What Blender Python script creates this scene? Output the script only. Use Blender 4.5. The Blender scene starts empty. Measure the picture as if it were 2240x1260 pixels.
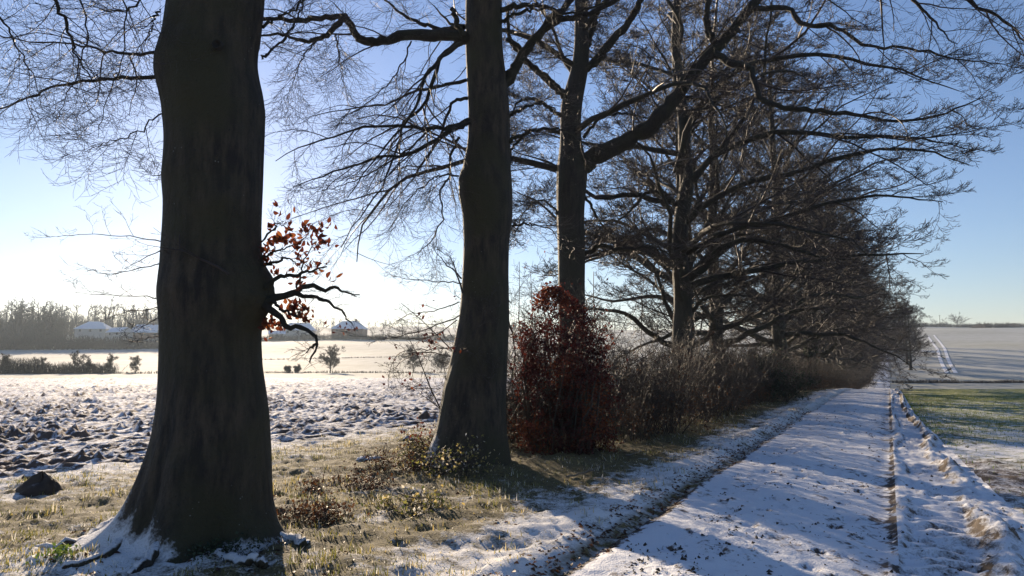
import bpy, math
import numpy as np
from mathutils import Vector, Matrix

# ------------------------------------------------------------------ camera, sky, sun, exposure
sc = bpy.context.scene
col = sc.collection
F = 1618.0                       # focal length in pixels of the 2240-wide photograph
CAM_H = 1.6
PITCH = math.atan(160.0 / F)
cam_d = bpy.data.cameras.new('camera')
cam_d.sensor_fit = 'HORIZONTAL'; cam_d.sensor_width = 36.0
cam_d.lens = 36.0 * F / 2240.0
cam_d.clip_start = 0.05; cam_d.clip_end = 9000
cam = bpy.data.objects.new('camera', cam_d); col.objects.link(cam)
cam.location = (0, 0, CAM_H); cam.rotation_euler = (math.pi / 2 + PITCH, 0, 0)
sc.camera = cam

SUN_EL = math.radians(14.6); SUN_AZ = math.radians(-21.9)     # azimuth from +Y towards +X
world = bpy.data.worlds.new('World'); sc.world = world; world.use_nodes = True
wn = world.node_tree.nodes; wl = world.node_tree.links
sky = wn.new('ShaderNodeTexSky'); sky.sky_type = 'NISHITA'; sky.sun_disc = False
sky.sun_elevation = SUN_EL; sky.sun_rotation = SUN_AZ
sky.altitude = 100; sky.air_density = 1.1; sky.dust_density = 0.13; sky.ozone_density = 3.6
wn['Background'].inputs['Strength'].default_value = 0.075
tint = wn.new('ShaderNodeMix'); tint.data_type = 'RGBA'; tint.blend_type = 'MULTIPLY'; tint.inputs[0].default_value = 1.0
tint.inputs[7].default_value = (1.06, 0.955, 1.04, 1)          # white balance of the sky light
wl.new(sky.outputs['Color'], tint.inputs[6]); wl.new(tint.outputs[2], wn['Background'].inputs['Color'])

sd = Vector((math.sin(SUN_AZ) * math.cos(SUN_EL), math.cos(SUN_AZ) * math.cos(SUN_EL), math.sin(SUN_EL)))
sun_d = bpy.data.lights.new('sun', 'SUN'); sun_d.energy = 5.0; sun_d.angle = math.radians(0.53)
sun_d.color = (1.0, 0.80, 0.57)
sun = bpy.data.objects.new('sun', sun_d); col.objects.link(sun)
sun.rotation_euler = sd.to_track_quat('Z', 'Y').to_euler(); sun.location = (-30, 60, 40)

sc.view_settings.view_transform = 'Standard'; sc.view_settings.look = 'None'
sc.view_settings.gamma = 1.0; sc.view_settings.use_curve_mapping = False
sc.view_settings.exposure = 0.9
sc.render.engine = 'CYCLES'
sc.cycles.use_denoising = True; sc.cycles.denoiser = 'OPENIMAGEDENOISE'; sc.cycles.denoising_input_passes = 'RGB_ALBEDO_NORMAL'
sc.cycles.max_bounces = 5; sc.cycles.diffuse_bounces = 3; sc.cycles.glossy_bounces = 2
sc.cycles.transmission_bounces = 3; sc.cycles.volume_bounces = 0; sc.cycles.transparent_max_bounces = 4
sc.cycles.sample_clamp_indirect = 4.0

# ------------------------------------------------------------------ maths helpers
cp, sp = math.cos(PITCH), math.sin(PITCH)
def at(px, py, Y):
    """world point at depth Y seen at a pixel of the photograph"""
    u = (px - 1120.0) / F; v = (630.0 - py) / F
    y = cp - v * sp; z = sp + v * cp
    k = Y / y
    return np.array([u * k, Y, CAM_H + z * k])

def hash2(ix, iy, seed):
    h = (ix.astype(np.int64) * 374761393 + iy.astype(np.int64) * 668265263 + seed * 1442695041) & 0xffffffff
    h = ((h ^ (h >> 13)) * 1274126177) & 0xffffffff
    h = ((h ^ (h >> 16)) * 2246822519) & 0xffffffff
    return ((h ^ (h >> 15)) & 0xffffff) / float(0xffffff)

def vnoise(x, y, seed=0):
    x = np.asarray(x, float); y = np.asarray(y, float)
    xi = np.floor(x); yi = np.floor(y); fx = x - xi; fy = y - yi
    fx = fx * fx * fx * (fx * (fx * 6 - 15) + 10); fy = fy * fy * fy * (fy * (fy * 6 - 15) + 10)
    a = hash2(xi, yi, seed); b = hash2(xi + 1, yi, seed); c = hash2(xi, yi + 1, seed); d = hash2(xi + 1, yi + 1, seed)
    return ((a * (1 - fx) + b * fx) * (1 - fy) + (c * (1 - fx) + d * fx) * fy) * 2 - 1

def fbm(x, y, seed=0, o=3):
    r = 0; a = 1.0; t = 0
    for i in range(o):
        r = r + a * vnoise(x * 2 ** i + 17.3 * i, y * 2 ** i - 9.1 * i, seed + i); t += a; a *= 0.5
    return r / t

def lumps(x, y, seed, rad=0.62):
    """domed clods: one random dome per cell, height 0..1"""
    xi = np.floor(x); yi = np.floor(y); out = np.zeros_like(x)
    for dx in (-1, 0, 1):
        for dy in (-1, 0, 1):
            cx = xi + dx; cy = yi + dy
            px = cx + 0.15 + 0.7 * hash2(cx, cy, seed); py = cy + 0.15 + 0.7 * hash2(cx, cy, seed + 7)
            am = hash2(cx, cy, seed + 13) ** 1.5; r = rad * (0.55 + 0.6 * hash2(cx, cy, seed + 19))
            d2 = ((x - px) ** 2 + (y - py) ** 2) / (r * r)
            out = np.maximum(out, am * np.sqrt(np.clip(1 - d2, 0, 1)))
    return out

def smooth(a, b, x):
    t = np.clip((x - a) / (b - a), 0, 1); return t * t * (3 - 2 * t)

# ------------------------------------------------------------------ terrain
RD = np.array([0.4522, 0.8919])      # direction of the track
RN = np.array([0.8919, -0.4522])     # to its right
def st(x, y): return x * RD[0] + y * RD[1], x * RN[0] + y * RN[1]
def xy(s, t): return s * RD[0] + t * RN[0], s * RD[1] + t * RN[1]
_yy = np.arange(-200, 4000, 2.0)
def _table(pts):
    v = np.interp(_yy, [p[0] for p in pts], [p[1] for p in pts]); k = np.ones(9) / 9
    vp = np.pad(v, 8, mode='edge')
    return np.convolve(np.convolve(vp, k, 'same'), k, 'same')[8:-8]
HL = _table([(-200, 0), (35, 0), (110, -1.0), (165, -0.6), (350, 9.5), (400, 13.0), (650, 31), (800, 32), (1500, 5), (4000, -40)])
HR = _table([(-200, 0), (44, 0), (62, -0.8), (110, -2.7), (140, -2.8), (165, -1.6), (350, 12), (600, 29.5), (720, 31), (1500, 5), (4000, -40)])
def H(x, y):
    x = np.asarray(x, float); y = np.asarray(y, float)
    w = smooth(-45, -10, x - 0.507 * y)
    z = np.interp(y, _yy, HL) * (1 - w) + np.interp(y, _yy, HR) * w
    return z + smooth(120, 350, y) * 2.6 * fbm(x / 120, y / 120, 3, 2)

TREES = [(-2.62, 6.45), (-0.42, 11.3), (1.48, 18.7), (5.55, 24.0)]
TWX, TWY = [0, 6, 12, 25, 50, 130], [1.35, 1.3, 1.0, .62, .5, .5]
def tw(s): return np.interp(s, TWX, TWY)
def near(x, y):
    """height of the verge, the track, the mud beside it and the crop field"""
    x = np.asarray(x, float); y = np.asarray(y, float)
    s, t = st(x, y)
    z = H(x, y)
    fade = 1 - 0.7 * smooth(30, 90, s)
    # verge
    wv = smooth(-2.22, -2.62, t + 0.08 * vnoise(s * 0.9, t, 5))
    ver = 0.035 + 0.045 * fbm(x * 0.8, y * 0.8, 11) + 0.035 * fbm(x * 3.3, y * 3.3, 12, 2) + 0.03 * lumps(x * 4.2, y * 4.2, 14) + 0.022 * lumps(x * 9.5, y * 9.5, 15) + .012 * fbm(x * 11, y * 11, 16, 2)
    ver = ver - 0.05 * smooth(-8.5, -10.6, t)
    ver = ver + 0.06 * np.exp(-((t + 2.62) / 0.2) ** 2) * (0.6 + 0.6 * vnoise(s * 1.7, 0 * s, 21))
    for (tx, ty) in TREES:
        ver = ver + 0.03 * np.exp(-((x - tx) ** 2 + (y - ty) ** 2) / 1.3 ** 2)
    ver = ver + .05 * np.exp(-((x + 3.15) ** 2 + (y - 6.0) ** 2) / .45 ** 2)
    # track
    trk = 0.02 * fbm(x * 0.9, y * 0.9, 31) + 0.008 * fbm(x * 6, y * 6, 32, 2)
    trk = trk + 0.03 * np.exp(-((t + 1.25) / 0.45) ** 2) - 0.03 * np.exp(-((t + 0.14 + 0.05 * vnoise(s * .5, 0 * s, 33)) / 0.13) ** 2)
    trk = trk - 0.035 * np.exp(-((t + 2.3 + 0.1 * vnoise(s * .8, 0 * s, 34)) / 0.10) ** 2)
    ft = smooth(.5, .75, lumps(s * 2.3, t * 4.2, 38, .5)) * smooth(-2.1, -1.9, t) * smooth(-.1, -.3, t) * smooth(-.5, .3, vnoise(s * .35, t * 1.2, 39) + .2)
    trk = trk - 0.034 * ft + .010 * lumps(x * 12, y * 12, 35) + .006 * fbm(x * 9, y * 9, 40, 2)
    cl = smooth(-0.15, 0.55, vnoise(s * 0.9 + 3, t * 2.2, 36)) * smooth(-1.9, -1.6, t) * smooth(-0.6, -0.9, t)
    trk = trk + 0.035 * cl * lumps(x * 7, y * 7, 37)
    # mud with tyre marks
    tn = t * 1.3 / tw(s); tc = tn - 0.20 * vnoise(s * 0.33, 0 * s, 41) - .05 * vnoise(s * 1.4, 0 * s, 49)
    inb = smooth(0.14, 0.26, tc) * smooth(0.86, 0.74, tc) * (.35 + .65 * smooth(-.3, .2, vnoise(s * .8, t * 0, 42)))
    ch = np.sin((s + 0.25 * np.abs(tc - 0.5)) * 2 * math.pi / 0.29 + 1.0 * vnoise(s * 1.5, t * 2, 43))
    mud = -0.05 * inb + 0.055 * inb * np.clip(ch * 1.6, -0.6, 1) * (0.6 + 0.5 * vnoise(s * 2, t * 3, 44))
    mud = mud + (0.04 + 0.05 * vnoise(s * 1.1, 0 * s, 45) + .06 * lumps(x * 4, y * 4, 48) + .05 * lumps(x * 9, y * 9, 50)) * np.exp(-((tc - 0.98) / 0.13) ** 2) + 0.02 * np.exp(-((tc - 0.05) / 0.09) ** 2)
    mud = mud + 0.055 * lumps(x * 5.5, y * 5.5, 46) * (1 - 0.7 * inb) + 0.03 * fbm(x * 5, y * 5, 47)
    wm = smooth(-0.06, 0.04, t)
    # field
    wf = smooth(1.1, 1.5, tn)
    fld = 0.02 + 0.035 * fbm(x * 1.2, y * 1.2, 51) + 0.055 * lumps(x * 3.6, y * 3.6, 52) * (0.5 + 0.5 * vnoise(x * .7, y * .7, 53)) + 0.02 * lumps(x * 9, y * 9, 54)
    p = trk * (1 - wm) + mud * wm
    p = p * (1 - wf) + fld * wf
    p = p * (1 - wv) + ver * wv
    return z + p * fade + 0.02

def ground_z(x, y): return float(near(np.array([x]), np.array([y]))[0])
def hit(px, py, y0=60, y1=1200):
    """where the line of sight through a pixel meets the far land"""
    ys = np.linspace(y0, y1, 4000)
    u = (px - 1120.0) / F; v = (630.0 - py) / F
    k = ys / (cp - v * sp)
    zz = CAM_H + (sp + v * cp) * k; xx = u * k
    hh = H(xx, ys); b = np.nonzero(zz < hh)[0]
    i = b[0] if len(b) else len(ys) - 1
    return float(xx[i]), float(ys[i]), float(hh[i])

# ------------------------------------------------------------------ mesh helpers
def mesh_np(name, V, faces_list, mat=None, smooth_shade=True, attr=None, mats=None, midx=None):
    me = bpy.data.meshes.new(name)
    V = np.ascontiguousarray(V, dtype=np.float32)
    loops = np.concatenate([f.ravel() for f in faces_list]).astype(np.int32)
    tot = np.concatenate([np.full(len(f), f.shape[1], np.int32) for f in faces_list])
    start = np.concatenate([[0], np.cumsum(tot)[:-1]]).astype(np.int32)
    me.vertices.add(len(V)); me.vertices.foreach_set('co', V.ravel())
    me.loops.add(len(loops)); me.loops.foreach_set('vertex_index', loops)
    me.polygons.add(len(tot)); me.polygons.foreach_set('loop_start', start)
    if smooth_shade: me.polygons.foreach_set('use_smooth', np.ones(len(tot), bool))
    for m in (mats or ([mat] if mat else [])): me.materials.append(m)
    if midx is not None: me.polygons.foreach_set('material_index', np.asarray(midx, np.int32))
    me.update(calc_edges=True)
    if attr is not None:
        a = me.attributes.new('tone', 'FLOAT', 'POINT'); a.data.foreach_set('value', np.asarray(attr, np.float32))
    return me

def obj(name, me, parent=None, loc=(0, 0, 0), kind=None, **props):
    o = bpy.data.objects.new(name, me); col.objects.link(o); o.location = loc
    if parent is not None: o.parent = parent
    if kind: o['kind'] = kind
    for k, v in props.items(): o[k] = v
    return o

def thing(name, label, cat, loc, group=None, rz=0.0):
    o = bpy.data.objects.new(name, None); col.objects.link(o); o.location = loc
    o.empty_display_size = 0.2; o.rotation_euler = (0, 0, rz)
    o['label'] = label; o['category'] = cat
    if group: o['group'] = group
    return o

def copy_tree(root, loc, rz=0.0, scale=1.0, label=None, group=None):
    r = root.copy(); col.objects.link(r); r.location = loc; r.rotation_euler = (0, 0, rz); r.scale = (scale,) * 3
    if label: r['label'] = label
    if group: r['group'] = group
    for ch in list(root.children):
        c = ch.copy(); col.objects.link(c); c.parent = r
        for g in list(ch.children):
            d = g.copy(); col.objects.link(d); d.parent = c
    return r

def grid_faces(nr, nc, wrap=False):
    r = np.arange(nr - 1)[:, None]; c = np.arange(nc if wrap else nc - 1)[None, :]
    c2 = (c + 1) % nc
    a = r * nc + c; b = r * nc + c2
    return np.stack([a, b, b + nc, a + nc], -1).reshape(-1, 4)

def norm(v): return v / np.maximum(np.linalg.norm(v, axis=-1, keepdims=True), 1e-9)

def tubes(P, R, k):
    """P (N,n,3) lines, R (N,n) radii -> verts, quads"""
    N, n, _ = P.shape
    T = np.gradient(P, axis=1); T = norm(T)
    m = np.abs(T.mean(1)[:, 2]) > 0.8
    ref = np.where(m[:, None], np.array([1., 0.3, 0]), np.array([0, 0, 1.]))[:, None, :]
    U = norm(np.cross(T, np.broadcast_to(ref, T.shape))); W = np.cross(T, U)
    a = np.arange(k) * 2 * math.pi / k
    V = P[:, :, None, :] + R[:, :, None, None] * (np.cos(a)[None, None, :, None] * U[:, :, None, :] + np.sin(a)[None, None, :, None] * W[:, :, None, :])
    base = (np.arange(N) * n * k)[:, None, None, None]
    i = (np.arange(n - 1) * k)[None, :, None, None]; j = np.arange(k)[None, None, :]
    j = j[..., None]; j2 = (j + 1) % k
    q = np.concatenate([base + i + j, base + i + j2, base + i + k + j2, base + i + k + j], -1).reshape(-1, 4)
    return V.reshape(-1, 3), q

class Bag:
    def __init__(s): s.V = []; s.Fc = []; s.A = []; s.n = 0
    def add(s, V, Fq, tone=None):
        s.V.append(V); s.Fc.append(Fq + s.n); s.n += len(V)
        if tone is not None: s.A.append(np.broadcast_to(tone, (len(V),)) if np.ndim(tone) == 0 else tone)
    def mesh(s, name, mat, sm=True):
        groups = {}
        for f in s.Fc: groups.setdefault(f.shape[1], []).append(f)
        return mesh_np(name, np.concatenate(s.V), [np.concatenate(v) for v in groups.values()], mat, sm,
                       np.concatenate(s.A) if s.A else None)

def curve(pts, n):
    """Catmull-Rom through points"""
    p = np.array(pts, float); p = np.vstack([2 * p[0] - p[1], p, 2 * p[-1] - p[-2]])
    m = len(p) - 3; t = np.linspace(0, m - 1e-6, n); i = t.astype(int); f = (t - i)[:, None]
    a, b, c, d = p[i], p[i + 1], p[i + 2], p[i + 3]
    return 0.5 * ((2 * b) + (-a + c) * f + (2 * a - 5 * b + 4 * c - d) * f ** 2 + (-a + 3 * b - 3 * c + d) * f ** 3)

def grow(P, R, rng, k, t0, t1, ratio, angle, n, droop=0.0, tip=0.0, wig=0.12, flat=0.5, rr=0.012, rmin=0.003, fall=0.55, lmin=0.05, rmaxf=0.6, taper=0.3):
    """k side shoots on every line of P, all at once"""
    N, m, _ = P.shape
    L = np.linalg.norm(np.diff(P, axis=1), axis=2).sum(1)
    t = t0 + (t1 - t0) * (np.arange(k)[None, :] + rng.random((N, k))) / k
    x = t * (m - 1); i = np.minimum(x.astype(int), m - 2); f = (x - i)[..., None]
    ar = np.arange(N)[:, None]
    B = P[ar, i] * (1 - f) + P[ar, i + 1] * f
    T = norm(P[ar, i + 1] - P[ar, i])
    pr = R[ar, i] * (1 - f[..., 0]) + R[ar, i + 1] * f[..., 0]
    up = np.array([0, 0, 1.0])
    hp = np.cross(T, up); hp = np.where(np.linalg.norm(hp, axis=-1, keepdims=True) < 0.15, np.cross(T, np.array([1., .2, 0])), hp); hp = norm(hp)
    vp = np.cross(hp, T)
    sgn = np.where((np.arange(k)[None, :] + rng.integers(0, 2, (N, 1))) % 2 == 0, 1.0, -1.0)
    ph = rng.normal(0, flat, (N, k)) + 0.15
    side = (sgn * np.cos(ph))[..., None] * hp + np.sin(ph)[..., None] * vp
    th = np.clip(rng.normal(angle, 0.18, (N, k)), 0.15, 1.5)[..., None]
    d = norm(np.cos(th) * T + np.sin(th) * side).reshape(-1, 3)
    ln = np.maximum(ratio * L[:, None] * (1 - fall * t) * (0.55 + 0.75 * rng.random((N, k))), lmin).reshape(-1)
    Q = np.zeros((N * k, n, 3)); Q[:, 0] = B.reshape(-1, 3)
    for j in range(1, n):
        u = j / (n - 1)
        g = -droop * (1 - u) + tip * u
        d = d + rng.normal(0, wig, d.shape); d[:, 2] += g; d = norm(d)
        Q[:, j] = Q[:, j - 1] + d * (ln / (n - 1))[:, None]
    r0 = np.clip(rr * ln, rmin, None); r0 = np.minimum(r0, np.maximum(pr.reshape(-1) * rmaxf, rmin))
    S = np.maximum(r0[:, None] * np.linspace(1, taper, n)[None, :], rmin * 0.75)
    return Q, S

# ------------------------------------------------------------------ materials
def mat(name):
    m = bpy.data.materials.new(name); m.use_nodes = True
    nt = m.node_tree; b = nt.nodes['Principled BSDF']
    return m, nt, b
class NT:
    def __init__(s, nt): s.nt = nt
    def n(s, t, **kw):
        x = s.nt.nodes.new(t)
        for k, v in kw.items():
            if k.startswith('i_'): x.inputs[k[2:].replace('_', ' ')].default_value = v
            else: setattr(x, k, v)
        return x
    def l(s, a, b): s.nt.links.new(a, b)
    def val(s, x, sock):
        if isinstance(x, (int, float)): sock.default_value = x
        else: s.l(x, sock)
    def math(s, op, a, b=0.0, clamp=False):
        m = s.n('ShaderNodeMath', operation=op); m.use_clamp = clamp
        s.val(a, m.inputs[0]); s.val(b, m.inputs[1]); return m.outputs[0]
    def noise(s, vec, scale, detail=3, rough=0.55):
        m = s.n('ShaderNodeTexNoise'); m.inputs['Scale'].default_value = scale; m.inputs['Detail'].default_value = detail
        m.inputs['Roughness'].default_value = rough
        if vec is not None: s.l(vec, m.inputs['Vector'])
        return m.outputs['Fac']
    def range(s, x, a, b, c=0.0, d=1.0):
        m = s.n('ShaderNodeMapRange'); s.val(x, m.inputs[0])
        for i, v in zip((1, 2, 3, 4), (a, b, c, d)): m.inputs[i].default_value = v
        return m.outputs[0]
    def mix(s, f, a, b):
        m = s.n('ShaderNodeMix', data_type='RGBA'); s.val(f, m.inputs[0])
        for v, i in ((a, 6), (b, 7)):
            if isinstance(v, tuple): m.inputs[i].default_value = (*v, 1)
            else: s.l(v, m.inputs[i])
        return m.outputs[2]
    def pos(s): return s.n('ShaderNodeNewGeometry').outputs['Position']
    def nz(s):
        g = s.n('ShaderNodeNewGeometry'); x = s.n('ShaderNodeSeparateXYZ'); s.l(g.outputs['Normal'], x.inputs[0]); return x.outputs['Z']
    def along(s, vec3):
        d = s.n('ShaderNodeVectorMath', operation='DOT_PRODUCT'); s.l(s.pos(), d.inputs[0]); d.inputs[1].default_value = vec3; return d.outputs['Value']
    def bump(s, h, strength, dist, b):
        m = s.n('ShaderNodeBump'); m.inputs['Strength'].default_value = strength; m.inputs['Distance'].default_value = dist
        s.l(h, m.inputs['Height']); s.l(m.outputs[0], b.inputs['Normal'])

SNOW = (0.78, 0.80, 0.84)
def m_plough():
    m, nt, b = mat('snow dusted ploughed soil'); k = NT(nt); p = k.pos()
    n1 = k.noise(p, 6.0, 4, 0.65); n2 = k.noise(p, 0.5, 2); n3 = k.noise(p, 38, 3, 0.7)
    soil = k.mix(n3, (0.06, 0.042, 0.032), (0.16, 0.11, 0.085))
    f = k.math('ADD', k.math('MULTIPLY', k.nz(), 2.1), k.math('ADD', k.math('MULTIPLY', n1, 0.9), k.math('MULTIPLY', n3, 0.55)))
    f = k.math('ADD', f, k.math('MULTIPLY', n2, 0.25))
    f = k.range(f, 2.80, 2.98)
    k.l(k.mix(f, soil, SNOW), b.inputs['Base Color']); b.inputs['Roughness'].default_value = 0.85
    k.bump(n3, 0.5, 0.03, b); return m
def m_verge():
    m, nt, b = mat('frosted grass and snow'); k = NT(nt); p = k.pos()
    n1 = k.noise(p, 1.1, 3); n2 = k.noise(p, 5.5, 4, 0.65); n3 = k.noise(p, 45, 3, 0.7)
    t = k.along((RN[0], RN[1], 0))
    g = k.mix(n2, (0.085, 0.085, 0.02), (0.36, 0.26, 0.085)); g = k.mix(k.range(n3, .35, .7), (0.035, 0.028, 0.018), g)
    # more snow towards the track and towards the ploughed field, bare earth on the bank
    e1 = k.math('ADD', k.range(t, -3.9, -2.75, 0.0, 0.26), k.math('MULTIPLY', k.math('MULTIPLY', k.range(t, -3.2, -4.0), k.range(t, -8.2, -7.4)), k.range(k.along((RD[0], RD[1], 0)), 8.5, 10.5, 0, -.24))); e2 = k.math('ADD', k.range(t, -8.0, -10.2, 0.0, 0.2), k.range(k.along((RD[0], RD[1], 0)), 90, 130, 0, .6))
    f = k.math('ADD', k.math('ADD', k.math('MULTIPLY', n1, .5), k.math('MULTIPLY', n2, .7)), k.math('ADD', k.math('MULTIPLY', n3, 0.4), k.math('ADD', e1, e2)))
    dv = k.n('ShaderNodeVectorMath', operation='DISTANCE'); k.l(p, dv.inputs[0]); dv.inputs[1].default_value = (-3.1, 5.9, 0.1)
    f = k.math('ADD', f, k.range(dv.outputs['Value'], 1.2, .3, 0, .30))
    f = k.math('ADD', f, k.math('MULTIPLY', k.nz(), 0.5))
    f = k.range(f, 1.35, 1.53)
    bank = k.math('MULTIPLY', k.math('MULTIPLY', k.range(t, -2.45, -2.36), k.range(n2, .36, .56)), k.range(k.along((RD[0], RD[1], 0)), 10, 20, 1.0, .3))
    f = k.math('MULTIPLY', f, k.math('SUBTRACT', 1.0, bank, True))
    k.l(k.mix(f, g, (0.74, 0.74, 0.74)), b.inputs['Base Color']); b.inputs['Roughness'].default_value = 0.9
    k.bump(n3, 0.6, 0.03, b); return m
def m_track():
    m, nt, b = mat('snow packed farm track'); k = NT(nt); p = k.pos()
    t = k.along((RN[0], RN[1], 0))
    mp = k.n('ShaderNodeMapping'); mp.inputs['Rotation'].default_value = (0, 0, math.radians(26.9)); mp.inputs['Scale'].default_value = (2.2, 0.55, 1)
    k.l(p, mp.inputs['Vector'])
    n1 = k.noise(mp.outputs[0], 2.2, 4, 0.6); n2 = k.noise(p, 9, 4, 0.7); n3 = k.noise(p, 60, 2)
    soil = k.mix(n2, (0.035, 0.024, 0.018), (0.13, 0.09, 0.065))
    bare = k.math('ADD', k.math('MULTIPLY', n1, 0.55), k.math('MULTIPLY', n2, 0.55))
    rut = k.math('MULTIPLY', k.math('MULTIPLY', k.range(t, -0.50, -0.22), k.range(t, 0.05, -0.08)), k.range(k.noise(p, 1.3, 3), .35, .62))
    edge = k.math('MULTIPLY', k.range(t, -2.13, -2.24), k.range(k.along((RD[0], RD[1], 0)), 10, 20, 1.0, .35))
    bare = k.math('ADD', bare, k.math('ADD', k.math('MULTIPLY', rut, 0.10), k.math('MULTIPLY', edge, 0.20)))
    bare = k.math('ADD', bare, k.math('MULTIPLY', k.range(k.nz(), 0.985, 0.93), 0.13))
    f = k.range(bare, 0.615, 0.70)
    k.l(k.mix(f, SNOW, soil), b.inputs['Base Color']); b.inputs['Roughness'].default_value = 0.8
    k.bump(k.math('ADD', n2, k.math('MULTIPLY', n3, .4)), 0.6, 0.04, b); return m
def m_mud():
    m, nt, b = mat('frozen mud with snow'); k = NT(nt); p = k.pos()
    n2 = k.noise(p, 7, 4, 0.65); n3 = k.noise(p, 50, 3, .7); n1 = k.noise(p, 1.0, 2)
    soil = k.mix(n3, (0.04, 0.027, 0.017), (0.15, 0.10, 0.06))
    f = k.math('ADD', k.math('MULTIPLY', k.nz(), 1.0), k.math('ADD', k.math('MULTIPLY', n2, 0.8), k.math('MULTIPLY', n3, 0.5)))
    f = k.math('ADD', f, k.math('MULTIPLY', n1, .3))
    f = k.range(f, 1.47, 1.74)
    k.l(k.mix(f, soil, SNOW), b.inputs['Base Color']); b.inputs['Roughness'].default_value = 0.8
    k.bump(n3, 0.5, 0.02, b); return m
def m_crop():
    m, nt, b = mat('winter crop with thin snow'); k = NT(nt); p = k.pos()
    t = k.along((RN[0], RN[1], 0)); s = k.along((RD[0], RD[1], 0))
    n1 = k.noise(p, 0.35, 3); n2 = k.noise(p, 5, 4, 0.65); n3 = k.noise(p, 40, 3, .7)
    green = k.mix(n2, (0.15, 0.18, 0.03), (0.27, 0.28, 0.065))
    soil = k.mix(n3, (0.04, 0.027, 0.02), (0.11, 0.075, 0.05))
    gf = k.math('ADD', k.math('MULTIPLY', n1, 0.8), k.math('ADD', k.range(s, 5, 17, .12, .5), k.math('MULTIPLY', n2, 0.5)))
    gf = k.math('ADD', gf, k.range(t, .6, 2.2, -.22, 0.0)); base = k.mix(k.range(gf, 0.78, 1.06), soil, green)
    f = k.math('ADD', k.math('MULTIPLY', k.nz(), 0.9), k.math('ADD', k.math('MULTIPLY', n2, 0.8), k.math('MULTIPLY', n3, 0.4)))
    f = k.math('ADD', f, k.math('ADD', k.math('MULTIPLY', n1, .5), k.range(s, 14, 40, 0.10, -0.12)))
    f = k.math('ADD', f, k.range(s, 62, 80, 0, 0.6))
    f = k.math('ADD', f, k.range(s, 9, 15, -.10, 0)); f = k.range(f, 1.68, 1.92)
    k.l(k.mix(f, base, SNOW), b.inputs['Base Color']); b.inputs['Roughness'].default_value = 0.85
    k.bump(n3, 0.5, 0.03, b); return m
def m_ground():
    m, nt, b = mat('thin snow over distant fields'); k = NT(nt); p = k.pos()
    n1 = k.noise(p, 0.012, 3); n2 = k.noise(p, 0.25, 4, .6)
    mp = k.n('ShaderNodeMapping'); mp.inputs['Rotation'].default_value = (0, 0, math.radians(-62)); mp.inputs['Scale'].default_value = (0.02, 1.2, 1); k.l(p, mp.inputs['Vector'])
    n3 = k.noise(mp.outputs[0], 1.0, 3)
    g = k.mix(n2, (0.13, 0.15, 0.075), (0.26, 0.25, 0.16))
    f = k.math('ADD', k.math('MULTIPLY', n1, .6), k.math('ADD', k.math('MULTIPLY', n2, .45), k.math('MULTIPLY', n3, 0.5)))
    f = k.range(f, 0.5, 1.05, 0.10, 0.60)
    k.l(k.mix(f, g, SNOW), b.inputs['Base Color']); b.inputs['Roughness'].default_value = 0.9
    return m
def m_bark(name, c1, c2, c3, frost=0.0, scale=1.0):
    m, nt, b = mat(name); k = NT(nt)
    tc = k.n('ShaderNodeTexCoord').outputs['Object']
    mp = k.n('ShaderNodeMapping'); mp.inputs['Scale'].default_value = (7 * scale, 7 * scale, 1.7 * scale); k.l(tc, mp.inputs['Vector'])
    n1 = k.noise(mp.outputs[0], 1.6, 5, .65); n2 = k.noise(tc, 1.3 * scale, 3); n3 = k.noise(tc, 26 * scale, 4, .7)
    c = k.mix(k.range(n1, .38, .60), c1, c2); n4 = k.noise(tc, 85 * scale, 3, .7); c = k.mix(k.range(n4, .35, .7, 0, .4), c, (0.014, 0.012, 0.009)); c = k.mix(k.range(n2, .42, .62), c, c3)
    c = k.mix(k.range(n3, .62, .72), c, (0.012, 0.012, 0.010))
    v = k.n('ShaderNodeTexVoronoi'); v.inputs['Scale'].default_value = 15 * scale; k.l(tc, v.inputs['Vector'])
    spot = k.math('MULTIPLY', k.range(v.outputs['Distance'], .10, .06), k.range(k.noise(tc, 2.1 * scale, 2), .52, .58))
    c = k.mix(k.math('MULTIPLY', spot, .7), c, (0.26, 0.27, 0.25))
    if frost:
        z = k.n('ShaderNodeSeparateXYZ'); k.l(tc, z.inputs[0])
        g_ = k.n('ShaderNodeNewGeometry'); w_ = k.n('ShaderNodeVectorMath', operation='DOT_PRODUCT'); k.l(g_.outputs['Normal'], w_.inputs[0]); w_.inputs[1].default_value = (-0.62, -.05, 1.1)
        f = k.math('ADD', w_.outputs['Value'], k.math('ADD', k.math('MULTIPLY', n3, .9), k.range(z.outputs['Z'], 0.05, .75, .28, -0.42)))
        f = k.range(f, 1.18 - frost, 1.55 - frost)
        c = k.mix(f, c, SNOW)
    k.l(c, b.inputs['Base Color']); b.inputs['Roughness'].default_value = 0.75
    k.bump(k.math('ADD', k.math('MULTIPLY', n1, .8), k.math('ADD', k.math('MULTIPLY', n3, .9), k.math('MULTIPLY', n4, .35))), 1.0, 0.045, b); return m
def m_twig(name, c1, c2, rough=0.55):
    m, nt, b = mat(name); k = NT(nt)
    n = k.noise(k.n('ShaderNodeTexCoord').outputs['Object'], 1.7, 2)
    k.l(k.mix(k.range(n, .35, .65), c1, c2), b.inputs['Base Color']); b.inputs['Roughness'].default_value = rough; return m
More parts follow.
